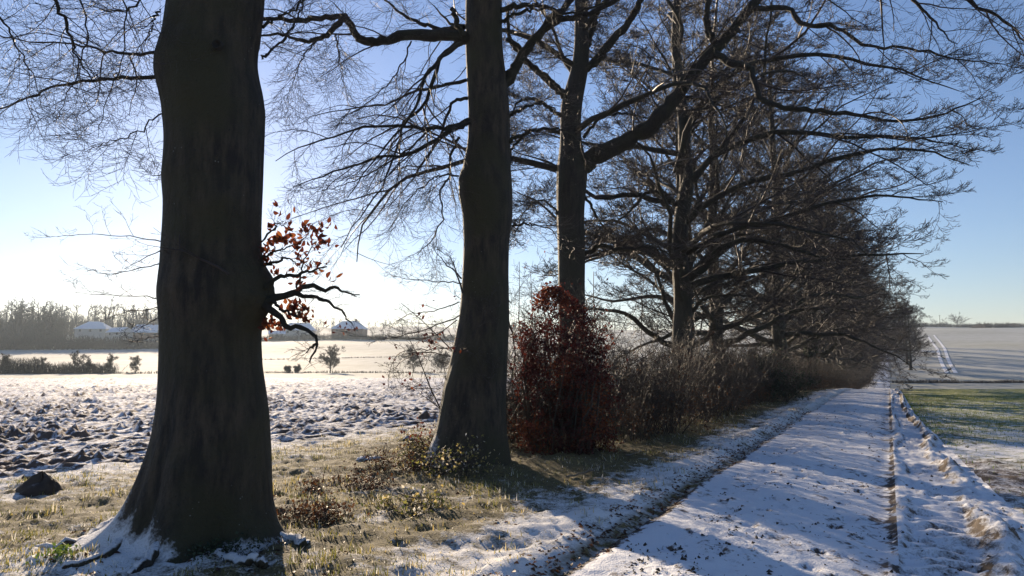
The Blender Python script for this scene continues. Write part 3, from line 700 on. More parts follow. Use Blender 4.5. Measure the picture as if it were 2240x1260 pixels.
# ---- tree B
def tree_b():
    rng = np.random.default_rng(202); Yc = 11.3
    prof = [(0, 1018, 1097), (100, 1018, 1098), (170, 1021, 1108), (250, 1025, 1116), (330, 1022, 1117), (365, 1010, 1118), (395, 1003, 1120), (430, 1004, 1121), (470, 1012, 1121), (530, 1015, 1113), (600, 1012, 1112), (650, 1009, 1113), (700, 1005, 1114), (750, 995, 1112), (800, 984, 1110), (850, 970, 1108), (900, 963, 1108), (950, 955, 1110), (980, 944, 1115), (1010, 934, 1121), (1030, 926, 1128), (1060, 915, 1135)]
    base = np.array([-0.42, Yc, ground_z(-.42, Yc) - .02])
    root = thing('beech_tree', 'tall beech with a long level bough reaching left, just left of the red bush', 'tree', base, BEECH)
    me, (zz, C, Rr) = trunk_mesh('trunk', prof, Yc, base, M['bark1'], flares=[(-1.5, .12, .3, 6), (-2.6, .1, .5, 6), (1.5, .15, .4, 4)], top=(15, -.3, .16), k=72, seed=14, rough=.03)
    obj('trunk', me, root); lines = []; fan = []
    def L(pix, r0, r1, tw=1, n=26, k=9, jit=.014, nm='limb', dst=None):
        P = px_line(pix, n, rng, jit); q = limb_obj(root, base, P, r0, r1, rng, M['limb'], k, nm)
        (lines if dst is None else dst).append(q) if tw else None
    # the long level bough
    L([(1040, 92, 11.2), (990, 80, 11.2), (930, 76, 11.2), (870, 83, 11.1), (820, 92, 11.0), (785, 82, 11.0), (765, 52, 10.9), (740, 35, 10.9), (690, 42, 10.9), (620, 46, 10.8), (560, 42, 10.7), (480, 60, 10.6)], .098, .020, n=46)
    L([(752, 40, 10.9), (730, 62, 10.8), (705, 82, 10.8), (670, 90, 10.7), (630, 82, 10.7), (590, 72, 10.7), (520, 90, 10.6)], .050, .012)
    L([(1015, 78, 11.1), (1000, 45, 11.0), (988, 18, 11.0)], .05, .035, 0, n=12)
    # drooping fan on the left
    for pix, a, b in (
        ([(1025, 262, 11.2), (985, 278, 11.1), (930, 280, 11.0), (860, 275, 10.8), (790, 280, 10.7), (700, 308, 10.5), (600, 350, 10.4)], .040, .006),
        ([(1030, 268, 11.2), (980, 288, 11.0), (900, 335, 10.8), (830, 345, 10.7), (740, 372, 10.5), (640, 410, 10.3)], .042, .006),
        ([(1010, 95, 11.1), (975, 118, 11.0), (945, 150, 10.9), (920, 190, 10.8), (910, 235, 10.7), (870, 290, 10.5), (820, 350, 10.4), (760, 430, 10.3)], .040, .006),
        ([(1000, 92, 11.1), (960, 135, 11.2), (925, 230, 11.3), (885, 265, 11.3), (870, 320, 11.3), (840, 400, 11.2), (790, 470, 11.1), (745, 540, 11.0)], .034, .005),
        ([(1022, 215, 11.3), (990, 225, 11.4), (965, 290, 11.5), (930, 350, 11.6), (890, 410, 11.7), (830, 470, 11.8)], .030, .005),
        ([(1020, 175, 11.4), (960, 190, 11.6), (900, 200, 11.8), (830, 230, 12.0), (750, 240, 12.1), (660, 260, 12.2)], .030, .005),
        ([(940, 285, 10.9), (890, 330, 10.8), (830, 365, 10.7), (760, 400, 10.6), (690, 420, 10.6)], .018, .004),
        ([(1005, 300, 11.2), (985, 340, 11.2), (985, 385, 11.2), (965, 410, 11.2), (968, 470, 11.2), (940, 530, 11.1), (910, 558, 11.1)], .022, .006),
        ([(1004, 385, 11.1), (960, 385, 11.1), (935, 400, 11.0), (900, 430, 10.9), (850, 500, 10.8)], .016, .004),
        ([(1015, 60, 11.3), (950, 60, 11.5), (880, 30, 11.7), (820, -20, 11.9)], .045, .012),
        ([(900, 90, 11.0), (880, 140, 10.9), (850, 180, 10.8), (800, 230, 10.7), (740, 260, 10.6)], .014, .004),
        ([(735, 75, 10.8), (740, 120, 10.7), (752, 180, 10.7)], .013, .004), ([(690, 90, 10.7), (660, 130, 10.6), (640, 180, 10.6), (620, 220, 10.5)], .012, .003)):
        L(pix, a, b, 1, 24, 8, .012, 'limb', fan)
    # fork and boughs on the right
    L([(1095, 190, 11.3), (1120, 165, 11.3), (1140, 125, 11.3), (1165, 90, 11.3), (1200, 50, 11.3), (1240, 10, 11.3), (1290, -50, 11.3)], .095, .045, k=10)
    L([(1140, 118, 11.3), (1180, 75, 11.2), (1230, 42, 11.1), (1290, 30, 11.0), (1360, -10, 10.9), (1450, -80, 10.7)], .060, .03)
    L([(1095, 22, 11.2), (1140, 12, 11.0), (1190, 16, 10.8), (1250, 30, 10.6), (1330, 5, 10.4)], .045, .012)
    L([(1095, 50, 11.2), (1130, 30, 11.1), (1190, 22, 11.0), (1260, 40, 10.9)], .035, .01)
    L([(1115, 250, 11.2), (1150, 235, 11.1), (1190, 228, 11.0), (1230, 250, 10.9)], .030, .008)
    L([(1116, 310, 11.2), (1140, 295, 11.1), (1190, 283, 11.0), (1240, 285, 10.9), (1290, 320, 10.8)], .034, .008)
    L([(1110, 85, 11.3), (1135, 105, 11.5), (1160, 140, 11.7), (1200, 170, 12.0), (1240, 215, 12.2)], .045, .02)
    L([(1120, 492, 11.2), (1135, 490, 11.2), (1160, 492, 11.1), (1200, 500, 11.0), (1225, 530, 11.0)], .022, .005)
    # arching boughs over the track, from above the frame to its upper right corner
    hi = []
    L([(1075, -80, 11.2), (1300, -150, 10.5), (1600, -140, 9.8), (1850, -90, 9.3), (2050, -30, 9.0), (2190, 40, 8.8), (2260, 110, 8.7)], .075, .006, n=40, dst=hi)
    L([(1075, -100, 11.2), (1350, -230, 10.2), (1700, -170, 9.4), (1920, -70, 9.0), (2020, 20, 8.9), (2090, 100, 8.8)], .07, .005, n=40, dst=hi)
    L([(1075, -60, 11.3), (1250, -110, 12.0), (1500, -90, 12.5), (1750, -30, 12.8), (1900, 60, 13)], .06, .006, n=34, dst=hi)
    bag = Bag()
    twig_cloud(bag, lines, rng, counts=(8, 6, 4), droop=(.12, .10, .04), tip=(.03, .1, .12), ratios=(.40, .5, .5), rmin=.0024, nseg=(8, 6, 4))
    twig_cloud(bag, fan, rng, counts=(11, 8, 5), droop=(.16, .12, .05), tip=(-.05, .0, .06), ratios=(.46, .5, .5), rmin=.0023, nseg=(9, 7, 4), t0=.12)
    twig_cloud(bag, hi, rng, counts=(12, 7, 5), droop=(.10, .06, .0), tip=(.02, .1, .12), ratios=(.26, .5, .5), rmin=.0024, nseg=(8, 6, 4), t0=.3)
    # low sprays of thin shoots left of the stem
    low = []
    for pix, r in (([(1005, 690, 11.2), (960, 710, 11.0), (900, 730, 10.8), (830, 740, 10.7), (760, 730, 10.5)], .012), ([(1000, 700, 11.1), (950, 735, 10.9), (890, 742, 10.8), (820, 735, 10.7)], .010),
                   ([(1005, 660, 11.1), (950, 680, 11.0), (890, 690, 10.9), (850, 720, 10.8)], .009), ([(985, 780, 11.1), (930, 770, 11.0), (880, 790, 10.9), (850, 815, 10.8)], .009),
                   ([(990, 760, 11.0), (940, 765, 10.9), (880, 770, 10.8), (855, 800, 10.8), (848, 850, 10.8)], .009), ([(1010, 620, 11.1), (960, 615, 11.1), (900, 612, 11.0), (850, 600, 11.0)], .011),
                   ([(1012, 640, 11.1), (1000, 600, 11.2), (985, 565, 11.2), (955, 545, 11.3)], .016), ([(1010, 610, 11.1), (985, 585, 11.1), (960, 560, 11.2), (945, 535, 11.2)], .014),
                   ([(965, 850, 11.0), (930, 850, 10.9), (890, 845, 10.8), (870, 835, 10.8)], .007), ([(1060, 830, 10.85), (1040, 780, 10.8), (1000, 760, 10.8)], .008), ([(1060, 860, 10.85), (1075, 820, 10.8), (1088, 790, 10.8)], .007), ([(1030, 740, 10.9), (1060, 690, 10.85), (1080, 640, 10.85)], .007)):
        P = px_line(pix, 16, rng, .008); low.append(limb_obj(root, base, P, r, .003, rng, M['twig'], 5, 'shoot'))
    twig_cloud(bag, low, rng, counts=(8, 5, 3), droop=(.03, .02, 0), tip=(.05, .06, .05), ratios=(.40, .5, .5), rmin=.002, nseg=(7, 5, 3), min_len=(.15, .08, .05))
    Cf = lambda z: np.array([np.interp(z, zz, C), Yc, z]); up = []
    for P, Ln in crown_limbs(base, np.linspace(7.2, 14.5, 12), Cf, rng, reach=8.5):
        up.append(limb_obj(root, base, P, .09 - .03 * (P[0, 2] - 7) / 7, .012, rng, M['limb'], 7))
    twig_cloud(bag, up, rng, counts=(6, 5, 3), droop=(.1, .08, .03), tip=(.05, .1, .1), ratios=(.5, .5, .5), rmin=.003, nseg=(7, 5, 3))
    obj('twigs', bag.mesh('twigs', M['twig']), root, kind='stuff')
    # few leaves left on the low sprays
    lb = Bag(); n = 90
    for (px, py, nn) in ((870, 830, 5), (895, 845, 8), (940, 750, 10), (935, 740, 8), (960, 745, 8), (740, 720, 6), (925, 690, 5), (935, 770, 6), (985, 760, 8), (850, 790, 3), (770, 722, 4), (920, 670, 3)):
        for _ in range(nn):
            c = at(px + rng.normal(0, 14), py + rng.normal(0, 9), 10.9 + rng.normal(0, .15)) - base
            add_leaf(lb, c, .035, rng)
    obj('foliage', lb.mesh('foliage', M['russet']), root, kind='stuff')

def add_leaf(bag, c, L, rng, tone=None):
    a = norm(rng.normal(0, 1, 3)); b = norm(np.cross(a, rng.normal(0, 1, 3))); n = np.cross(a, b)
    V = np.array([c, c + a * L + b * L * .6 + n * L * .2, c + a * 2 * L, c + a * L - b * L * .6 + n * L * .2])
    bag.add(V, np.array([[0, 1, 2], [0, 2, 3]]), rng.random() if tone is None else tone)

def leaf_cloud(bag, C, L, rng, tone=None, hang=0.0):
    """many small folded leaves at the points C"""
    N = len(C); a = rng.normal(0, 1, (N, 3)); a[:, 2] -= hang; a = norm(a); b = norm(np.cross(a, rng.normal(0, 1, (N, 3)))); n = np.cross(a, b)
    l = (L * (.7 + .6 * rng.random(N)))[:, None]
    V = np.stack([C, C + a * l + b * l * .6 + n * l * .2, C + a * 2 * l, C + a * l - b * l * .6 + n * l * .2], 1).reshape(-1, 3)
    i = (np.arange(N) * 4)[:, None]
    f = np.concatenate([i + np.array([[0, 1, 2]]), i + np.array([[0, 2, 3]])], 0)
    t = np.repeat(rng.random(N) if tone is None else tone, 4)
    bag.add(V, f, t)
tree_b()

# ---- tree C: second slim trunk with the great rising limb
def tree_c():
    rng = np.random.default_rng(303); Yc = 18.7
    prof = [(-60, 1262, 1284), (0, 1257, 1286), (60, 1257, 1287), (110, 1256, 1290), (160, 1248, 1286), (200, 1233, 1278), (240, 1225, 1272), (300, 1226, 1269), (340, 1222, 1280), (375, 1217, 1287), (410, 1217, 1282), (470, 1218, 1277), (540, 1220, 1280), (620, 1221, 1279), (700, 1222, 1280), (800, 1219, 1283), (900, 1208, 1294), (930, 1200, 1300), (960, 1190, 1310)]
    base = np.array([1.48, Yc, ground_z(1.48, Yc) - .02])
    root = thing('beech_tree', 'slim beech rising behind the red bush, one thick limb slanting up right', 'tree', base, BEECH)
    me, (zz, C, Rr) = trunk_mesh('trunk', prof, Yc, base, M['bark2'], top=(17, 1.75, .13), k=48, seed=24, rough=.03); obj('trunk', me, root)
    lines = []
    def L(pix, r0, r1, n=26, k=9, jit=.02):
        P = px_line(pix, n, rng, jit); lines.append(limb_obj(root, base, P, r0, r1, rng, M['limb'], k))
    L([(1265, 375, 18.7), (1300, 345, 18.6), (1370, 308, 18.3), (1430, 270, 18.0), (1475, 215, 17.8), (1520, 155, 17.6), (1570, 105, 17.4), (1620, 45, 17.2), (1680, -30, 17.0), (1740, -120, 16.8)], .25, .08, n=40, k=12)
    L([(1560, 112, 17.4), (1600, 140, 17.1), (1640, 150, 16.8), (1665, 210, 16.5), (1720, 235, 16.2), (1790, 245, 15.9), (1870, 250, 15.6), (1960, 265, 15.3), (2060, 250, 15.0), (2150, 210, 14.8)], .10, .012, n=40)
    L([(1570, 105, 17.4), (1548, 60, 17.3), (1548, 0, 17.2), (1560, -80, 17.1)], .10, .05)
    L([(1640, 20, 17.1), (1720, 20, 16.8), (1760, 55, 16.5), (1830, 60, 16.2), (1900, 100, 15.9), (1990, 105, 15.6), (2090, 130, 15.3), (2190, 140, 15.0)], .07, .01, n=36)
    L([(1268, 160, 18.7), (1300, 135, 18.6), (1335, 95, 18.4), (1380, 40, 18.2), (1420, -30, 18.0)], .13, .08, k=10)
    L([(1282, 110, 18.7), (1298, 60, 18.8), (1310, 0, 18.9), (1320, -80, 19)], .09, .05)
    L([(1235, 210, 18.7), (1205, 180, 18.5), (1170, 150, 18.2), (1140, 120, 18.0), (1115, 80, 17.8), (1110, 20, 17.6)], .11, .04)
    L([(1225, 255, 18.6), (1195, 232, 18.3), (1160, 215, 18.0), (1135, 225, 17.8), (1115, 260, 17.6)], .06, .02)
    L([(1222, 290, 18.6), (1170, 285, 18.2), (1125, 320, 17.8), (1110, 380, 17.6)], .05, .02)
    L([(1440, 262, 18.0), (1490, 215, 18.3), (1560, 215, 18.6), (1610, 180, 18.9)], .06, .02)
    L([(1275, 560, 18.7), (1310, 540, 18.5), (1370, 545, 18.2), (1420, 540, 18.0), (1460, 555, 17.8)], .07, .02)
    L([(1278, 300, 18.8), (1320, 255, 19.2), (1380, 250, 19.5), (1460, 270, 19.8)], .05, .015)
    L([(1280, 430, 18.8), (1310, 480, 19.0), (1350, 520, 19.2), (1400, 510, 19.4)], .04, .012)
    L([(1222, 470, 18.7), (1190, 440, 18.4), (1150, 460, 18.2), (1125, 520, 18.0)], .03, .01)
    bag = Bag()
    twig_cloud(bag, lines, rng, counts=(11, 8, 6, 4), droop=(.10, .08, .04, 0), tip=(.04, .1, .12, .1), ratios=(.38, .5, .5, .55), rmin=.0042, nseg=(8, 6, 3, 2), t0=.15)
    Cf = lambda z: np.array([np.interp(z, zz, C), Yc, z]); up = []
    for P, Ln in crown_limbs(base, np.linspace(6.5, 16.5, 12), Cf, rng, reach=8.5):
        up.append(limb_obj(root, base, P, .09 - .03 * (P[0, 2] - 6.5) / 10, .012, rng, M['limb'], 7))
    twig_cloud(bag, up, rng, counts=(7, 5, 4), droop=(.1, .08, .03), tip=(.05, .1, .1), ratios=(.5, .5, .5), rmin=.0036, nseg=(7, 5, 3))
    obj('twigs', bag.mesh('twigs', M['twig']), root, kind='stuff')
tree_c()

# ---- the generic beech of the row: low, wide crown of level boughs
def make_beech(seed, height, reach, r, label, base, zlow=2.6, nl=24, counts=(8, 7, 6, 3), rmin=.0055, lean=0.0, extra=None, rzoff=0.0):
    rng = np.random.default_rng(seed)
    root = thing('beech_tree', label, 'tree', base, BEECH)
    n = 60; z = np.concatenate([np.linspace(-.25, 1.5, 24)[:-1], np.linspace(1.5, height * .93, n)])
    rad = r * (1 - .85 * np.clip(z / height, 0, 1) ** .9) + r * .75 * np.exp(-np.clip(z, 0, None) / .35)
    cx = .25 * fbm(z * .25, z * 0 + 1, seed) * np.clip(z / 3, 0, 1); cy = .25 * fbm(z * .25, z * 0 + 5, seed + 3) * np.clip(z / 3, 0, 1)
    k = 28; th = np.arange(k) * 2 * math.pi / k; TH, ZZ = np.meshgrid(th, z)
    R = rad[:, None] * (1 + .06 * fbm(np.cos(TH) * 1.6, ZZ * .8 + np.sin(TH) * 1.6, seed, 3) + .10 * np.exp(-np.clip(ZZ, 0, None) / .5) * np.cos(TH * 5 + seed))
    V = np.stack([cx[:, None] + R * np.cos(TH), cy[:, None] + R * np.sin(TH), ZZ], -1).reshape(-1, 3)
    obj('trunk', mesh_np('trunk', V, [grid_faces(len(z), k, True)], M['bark2']), root)
    Cf = lambda q: np.array([np.interp(q, z, cx), np.interp(q, z, cy), q])
    lines = []
    zl = zlow + (height * .9 - zlow) * np.linspace(0, 1, nl) ** 1.25
    for P, Ln in crown_limbs((0, 0, 0), zl, Cf, rng, reach=reach, up0=.34):
        h = P[0, 2] / height
        lines.append(limb_obj(root, (0, 0, 0), P, np.interp(P[0, 2], z, rad) * (.42 + .1 * rng.random()), .014, rng, M['limb'], 7))
    if extra:
        for pts, r0, r1 in extra:
            P = curve(pts, 24) + rng.normal(0, .02, (24, 3)); lines.append(limb_obj(root, (0, 0, 0), P, r0, r1, rng, M['limb'], 8))
    bag = Bag()
    twig_cloud(bag, lines, rng, counts=counts, droop=(.06, .07, .04, 0), tip=(.05, .1, .12, .1), ratios=(.48, .52, .52, .55), rmin=rmin, nseg=(7, 5, 3, 2), t0=.15)
    obj('twigs', bag.mesh('twigs', M['twig']), root, kind='stuff')
    return root
def row_pos(Y, c=-6.3):
    x = .507 * Y + c; return x, Y, float(H(np.array([x]), np.array([Y]))[0])

bD = np.array([5.55, 24.0, ground_z(5.55, 24.0) - .05])
def pxl(pix): return [at(*p) - bD for p in pix]
extraD = [(pxl([(1490, 600, 24), (1455, 570, 23.8), (1420, 552, 23.5), (1350, 548, 23.2), (1290, 562, 23), (1230, 580, 22.8)]), .15, .02),
          (pxl([(1500, 610, 24), (1540, 585, 23.8), (1575, 545, 23.5), (1630, 525, 23.2), (1700, 535, 22.8), (1790, 560, 22.5), (1880, 570, 22.2)]), .15, .015),
          (pxl([(1515, 680, 24), (1540, 655, 23.7), (1580, 645, 23.4), (1640, 650, 23.1), (1700, 665, 22.9)]), .07, .012),
          (pxl([(1490, 500, 24), (1540, 450, 23.4), (1640, 400, 22.8), (1760, 370, 22.0), (1900, 330, 21.3), (2020, 330, 20.8), (2120, 360, 20.4)]), .13, .012),
          (pxl([(1490, 420, 24), (1570, 340, 23.4), (1700, 290, 22.6), (1850, 300, 21.8), (2000, 300, 21.2), (2130, 330, 20.8)]), .12, .012),
          (pxl([(1490, 560, 24), (1580, 510, 23.0), (1700, 480, 22.2), (1830, 440, 21.6), (1950, 430, 21.2), (2060, 440, 20.9)]), .12, .012),
          (pxl([(1480, 380, 24), (1520, 250, 23), (1620, 150, 22), (1780, 120, 21), (1950, 150, 20.2), (2100, 200, 19.6)]), .13, .012),
          (pxl([(1475, 440, 24), (1420, 420, 23.6), (1370, 470, 23.2), (1310, 500, 23.0)]), .08, .012),
          (pxl([(1478, 520, 24), (1420, 500, 24.4), (1360, 530, 24.8), (1300, 520, 25.2)]), .08, .012)]
make_beech(404, 19, 8.5, .36, 'dark beech with two crooked level boughs, third of the far trunks from left', bD, zlow=3.4, nl=17, counts=(9, 8, 6, 4), rmin=.0056, extra=extraD)

v1 = make_beech(505, 21, 11.0, .46, 'beech trunk with a sunlit left edge standing in the hedge beyond the crooked tree', row_pos(43.5), zlow=2.6, nl=30, counts=(9, 8, 6, 5), rmin=.0084)
v2 = copy_tree(v1, row_pos(60), 2.2, .95, 'ivy clad beech trunk in the middle of the receding row', BEECH)
def ivy(root, r, h, seed):
    rng = np.random.default_rng(seed); N = 5200
    z = h * rng.random(N) ** .8; a = rng.random(N) * 6.28; rr = (r * (1.15 - .05 * z) + .10 * rng.random(N) + .12 * np.clip(fbm(a * 1.2, z * .9, seed), 0, 1))
    C = np.stack([rr * np.cos(a), rr * np.sin(a), z], 1); b = Bag(); leaf_cloud(b, C, .06, rng, hang=.6)
    obj('ivy', b.mesh('ivy', M['ivy'], False), root, kind='stuff')
rows = [(v1, 156, -5.8, 1.0, 1.0, 'beech left of the far gap, in front of others'), (v2, 190, -5.6, 4.0, 1.0, 'beech at the far left side of the gap'), (v1, 228, -5.6, 2.0, 1.0, 'beech low on the far slope beside the climbing track'), (v2, 275, -5.4, 3.1, 1.0, 'beech half way up the far slope left of the track'), (v1, 198, 4.9, 4.4, .7, 'beech in the middle of the group right of the gap'), (v2, 245, 5.2, 3.4, .8, 'beech behind the group right of the gap'), (v1, 290, 5.0, 1.4, .8, 'topmost beech right of the climbing track'),
        (v2, 36.5, -8.4, 4.4, .9, 'beech set back in the row just right of the crooked tree'), (v1, 52, -7.6, 3.3, .95, 'beech half hidden left of the ivy clad trunk'), (v1, 69, -7.2, 5.6, .95, 'beech just behind the ivy clad trunk'), (v2, 87, -7.0, 1.5, .95, 'beech between two slim trunks deep in the row'), (v2, 107, -6.8, 5.2, 1.0, 'beech in the darkest part of the row'), (v1, 130, -6.8, 2.6, 1.0, 'beech above the point where the track bends over'),
        (v1, 31.5, -8.6, 2.1, .80, 'smaller beech set back behind the hedge between two larger trunks'), (v1, 78, -6.3, 1.1, 1.0, 'beech with a sunlit sliver of bark deep in the row'), (v2, 96, -6.1, 2.9, .98, 'slim beech trunk deep in the row, hedge at its foot'),
        (v1, 118, -6.3, 4.2, .95, 'distant beech of the row above the low end of the hedge'), (v2, 142, -6.0, 0.6, 1.0, 'distant beech where the track dips out of sight'), (v1, 170, -6.2, 5.0, 1.0, 'far beech left of the gap where the track climbs'),
        (v2, 205, -6.0, 3.7, 1.0, 'beech near the far end of the row'), (v1, 245, -6.0, 2.3, 1.05, 'last tall beech at the far end of the row'), (v2, 180, 5.2, 1.9, .72, 'far beech on the right side of the track gap'), (v1, 222, 5.6, .2, .72, 'farthest beech on the right of the climbing track')]
for src, Y, c, rz, scl, lab in rows:
    copy_tree(src, row_pos(Y, c), rz, scl, lab, BEECH)
ivy(v2, .42, 4.3, 7)

# ------------------------------------------------------------------ shrubs
def make_shrub(name, label, cat, base, seed, w, h, stems, m, counts=(5, 4), rmin=.003, leaves=0, lmat=None, lsize=.03, group=None, depth=None, stem_r=.012, spread=.35, lowleaf=0, tonef=None):
    rng = np.random.default_rng(seed); root = thing(name, label, cat, base, group); depth = depth or w
    n = 8; P = np.zeros((stems, n, 3)); a = rng.random(stems) * 6.28; q = np.sqrt(rng.random(stems))
    P[:, 0, 0] = q * np.cos(a) * w * .38; P[:, 0, 1] = q * np.sin(a) * depth * .38; P[:, 0, 2] = -.1
    d = np.stack([P[:, 0, 0] / w * spread * 2 + rng.normal(0, .26, stems), P[:, 0, 1] / depth * spread * 2 + rng.normal(0, .26, stems), np.ones(stems)], 1); d = norm(d)
    ln = h * (.7 + .4 * rng.random(stems)) * (1 - .25 * q)
    for j in range(1, n):
        d = norm(d + rng.normal(0, .13, d.shape)); P[:, j] = P[:, j - 1] + d * (ln / (n - 1))[:, None]
    R = np.maximum((stem_r * (.6 + .8 * rng.random(stems)))[:, None] * np.linspace(1, .25, n)[None], rmin)
    bag = Bag(); V, f = tubes(P, R, 5); bag.add(V, f); tips = [P[:, 3:].reshape(-1, 3)]
    Q, S = P, R
    for lv, k in enumerate(counts):
        Q, S = grow(Q, S, rng, k, .12, .98, (.42, .5, .5)[lv],   .8, (6, 3, 2)[lv], 0, .03, .15, 1.2, rr=.007, rmin=rmin, lmin=.1)
        V, f = tubes(Q, S, 3); bag.add(V, f); tips.append(Q[:, 1:].reshape(-1, 3))
    obj('stems', bag.mesh('stems', m), root, kind='stuff')
    if leaves:
        T = np.concatenate(tips[1:]); T = T[T[:, 2] > .03]
        if lowleaf: T = T[rng.random(len(T)) < np.clip(1.2 - T[:, 2] / lowleaf, .05, 1)]
        C = T[rng.integers(0, len(T), leaves)] + rng.normal(0, .03, (leaves, 3)); b = Bag(); leaf_cloud(b, C, lsize, rng, hang=.4)
        obj('foliage', b.mesh('foliage', lmat, False), root, kind='stuff')
    return root
def gl(x, y): return (x, y, ground_z(x, y) - .03)

# the red beech bush between trunks
def red_bush():
    rng = np.random.default_rng(77); Yc = 12.9; X = at(1232, 900, Yc)[0]; base = np.array(gl(X, Yc))
    root = thing('beech_bush', 'dense young beech bush keeping its dark red leaves', 'bush', base)
    # outline traced as half widths at heights (m)
    rows = [(1000, 1125, 1345), (950, 1118, 1350), (880, 1112, 1345), (800, 1114, 1342), (740, 1130, 1332), (690, 1150, 1314), (650, 1176, 1250), (628, 1190, 1225)]
    zs = []; cs = []; ws = []
    for py, l, r in rows:
        a = at(l, py, Yc); b = at(r, py, Yc); zs.append(a[2] - base[2]); cs.append((a[0] + b[0]) / 2 - base[0]); ws.append((b[0] - a[0]) / 2)
    zs, cs, ws = np.array(zs), np.array(cs), np.array(ws)
    n = 46; P = np.zeros((n, 9, 3)); zt = zs.max() * (.5 + .5 * rng.random(n) ** .7); a = rng.random(n) * 6.28; q = np.sqrt(rng.random(n)) * .8
    for j in range(9):
        z = zt * j / 8 - .08; c = np.interp(z, zs, cs); w = np.interp(z, zs, ws) * (.8 + .3 * j / 8)
        P[:, j] = np.stack([c + q * w * np.cos(a + .1 * j), q * w * .85 * np.sin(a + .1 * j), z], 1) + rng.normal(0, .02, (n, 3))
    R = np.linspace(.016, .004, 9)[None] * (.5 + rng.random(n))[:, None]; bag = Bag(); V, f = tubes(P, R, 5); bag.add(V, f)
    Q, S = grow(P, R, rng, 8, .03, 1, .22, .8, 5, 0, .03, .15, 1.2, rr=.006, rmin=.002, lmin=.12); V, f = tubes(Q, S, 3); bag.add(V, f)
    Q2, S2 = grow(Q, S, rng, 4, .2, 1, .5, .8, 4, 0, .03, .15, 1.2, rr=.006, rmin=.0018, lmin=.08); V, f = tubes(Q2, S2, 3); bag.add(V, f)
    obj('stems', bag.mesh('stems', M['hedge']), root, kind='stuff')
    T = np.concatenate([Q[:, 1:].reshape(-1, 3), Q2.reshape(-1, 3)]); T = T[T[:, 2] > .02]
    C = T[rng.integers(0, len(T), 9000)] + rng.normal(0, .035, (9000, 3)); b = Bag()
    nv = 14000; zv = zs.max() * rng.random(nv) ** 1.15; av = rng.random(nv) * 6.28; qv = (.35 + .65 * rng.random(nv)) ** .5 * (1 + .55 * fbm(np.cos(av) * 1.6 + zv * 1.6, np.sin(av) * 1.6 + zv * 1.1, 9)) * (.8 + .25 * rng.random(nv))
    wv = np.interp(zv, zs, ws); Cv = np.stack([np.interp(zv, zs, cs) + qv * wv * np.cos(av), qv * wv * .85 * np.sin(av), zv], 1)
    Cv = Cv[fbm(Cv[:, 0] * 3 + Cv[:, 1] * 2, Cv[:, 2] * 3, 19, 2) > -.12]; C = np.concatenate([C, Cv]); leaf_cloud(b, C, .026, rng, np.clip(.45 + .5 * fbm(C[:, 0] * 2.2, C[:, 2] * 2.2, 5, 2) + rng.normal(0, .22, len(C)), 0, 1), hang=.5)
    obj('foliage', b.mesh('foliage', M['russet'], False), root, kind='stuff')
red_bush()
make_shrub('beech_bush', 'small beech shoot with orange red leaves at the left foot of the second trunk', 'bush', gl(*at(940, 930, 11.6)[:2]), 31, .5, .75, 14, M['hedge'], (5, 3), .002, 260, M['russet'], .028, stem_r=.006)
# thin many-stemmed hazel between second and third trunk
make_shrub('hazel_bush', 'thin leafless many stemmed bush between the second and third trunks', 'bush', gl(*at(1165, 900, 15.2)[:2]), 41, 1.7, 4.6, 26, M['hedge'], (7, 6, 3), .0032, 160, M['russet'], .03, stem_r=.022, spread=.28)
make_shrub('hazel_bush', 'leafless bush arching out behind the left side of the second trunk', 'bush', gl(*at(1045, 900, 13.4)[:2]), 43, 1.1, 3.2, 12, M['hedge'], (6, 5, 3), .003, 60, M['russet'], .03, stem_r=.016, spread=.45)
# hedge
HEDGE = 'shrubs of the hedge under the beech row'
protos = []
rg = np.random.default_rng(9)
hs = []
Y = 13.7
while Y < 300:
    hs.append((Y, -5.5 + rg.normal(0, .5), rg.random() * 6.28, (.92 + .25 * rg.random()) * (1 if Y < 100 else 1.7))); 
    if Y < 100: hs.append((Y + .7, -7.6 + rg.normal(0, .3), rg.random() * 6.28, .62 + .12 * rg.random()))
    Y += 1.45 if Y < 45 else (2.2 if Y < 100 else 5.0)
for i, (Y, c, rz, scl) in enumerate(hs):
    x = .507 * Y + c; loc = gl(x, Y)
    v = i % 4
    HL_ = ('lower leafless shrub in the back line of the hedge, towards the ploughed field' if c < -6.9 else 'leafless brown hedge shrub between the red bush and the crooked tree' if Y < 24 else
           'leafless brown hedge shrub between the crooked tree and the ivy clad trunk' if Y < 58 else 'small far hedge shrub at the foot of the receding beech row')
    if i < 4:
        r = make_shrub('hedge_shrub', HL_, 'shrub', loc, 60 + i, 2.1, 2.25 + .16 * (i % 3), 42, M['hedge'], (6, 5, 4), .0028, 1300, M['brownleaf'], .024, HEDGE, stem_r=.012, lowleaf=.8); protos.append(r)
        r.rotation_euler = (0, 0, rz); r.scale = (scl,) * 3
    else: copy_tree(protos[v], loc, rz, scl, HL_, HEDGE)
# evergreen-dark clipped clump at the hedge's turn
make_shrub('hedge_shrub', 'darker, thicker rounded shrub in the hedge right of the crooked tree', 'shrub', gl(.507 * 29 - 5.0, 29), 81, 2.6, 2.3, 60, M['hedge'], (7, 6), .004, 6000, M['ivy'], .035, HEDGE, stem_r=.014)

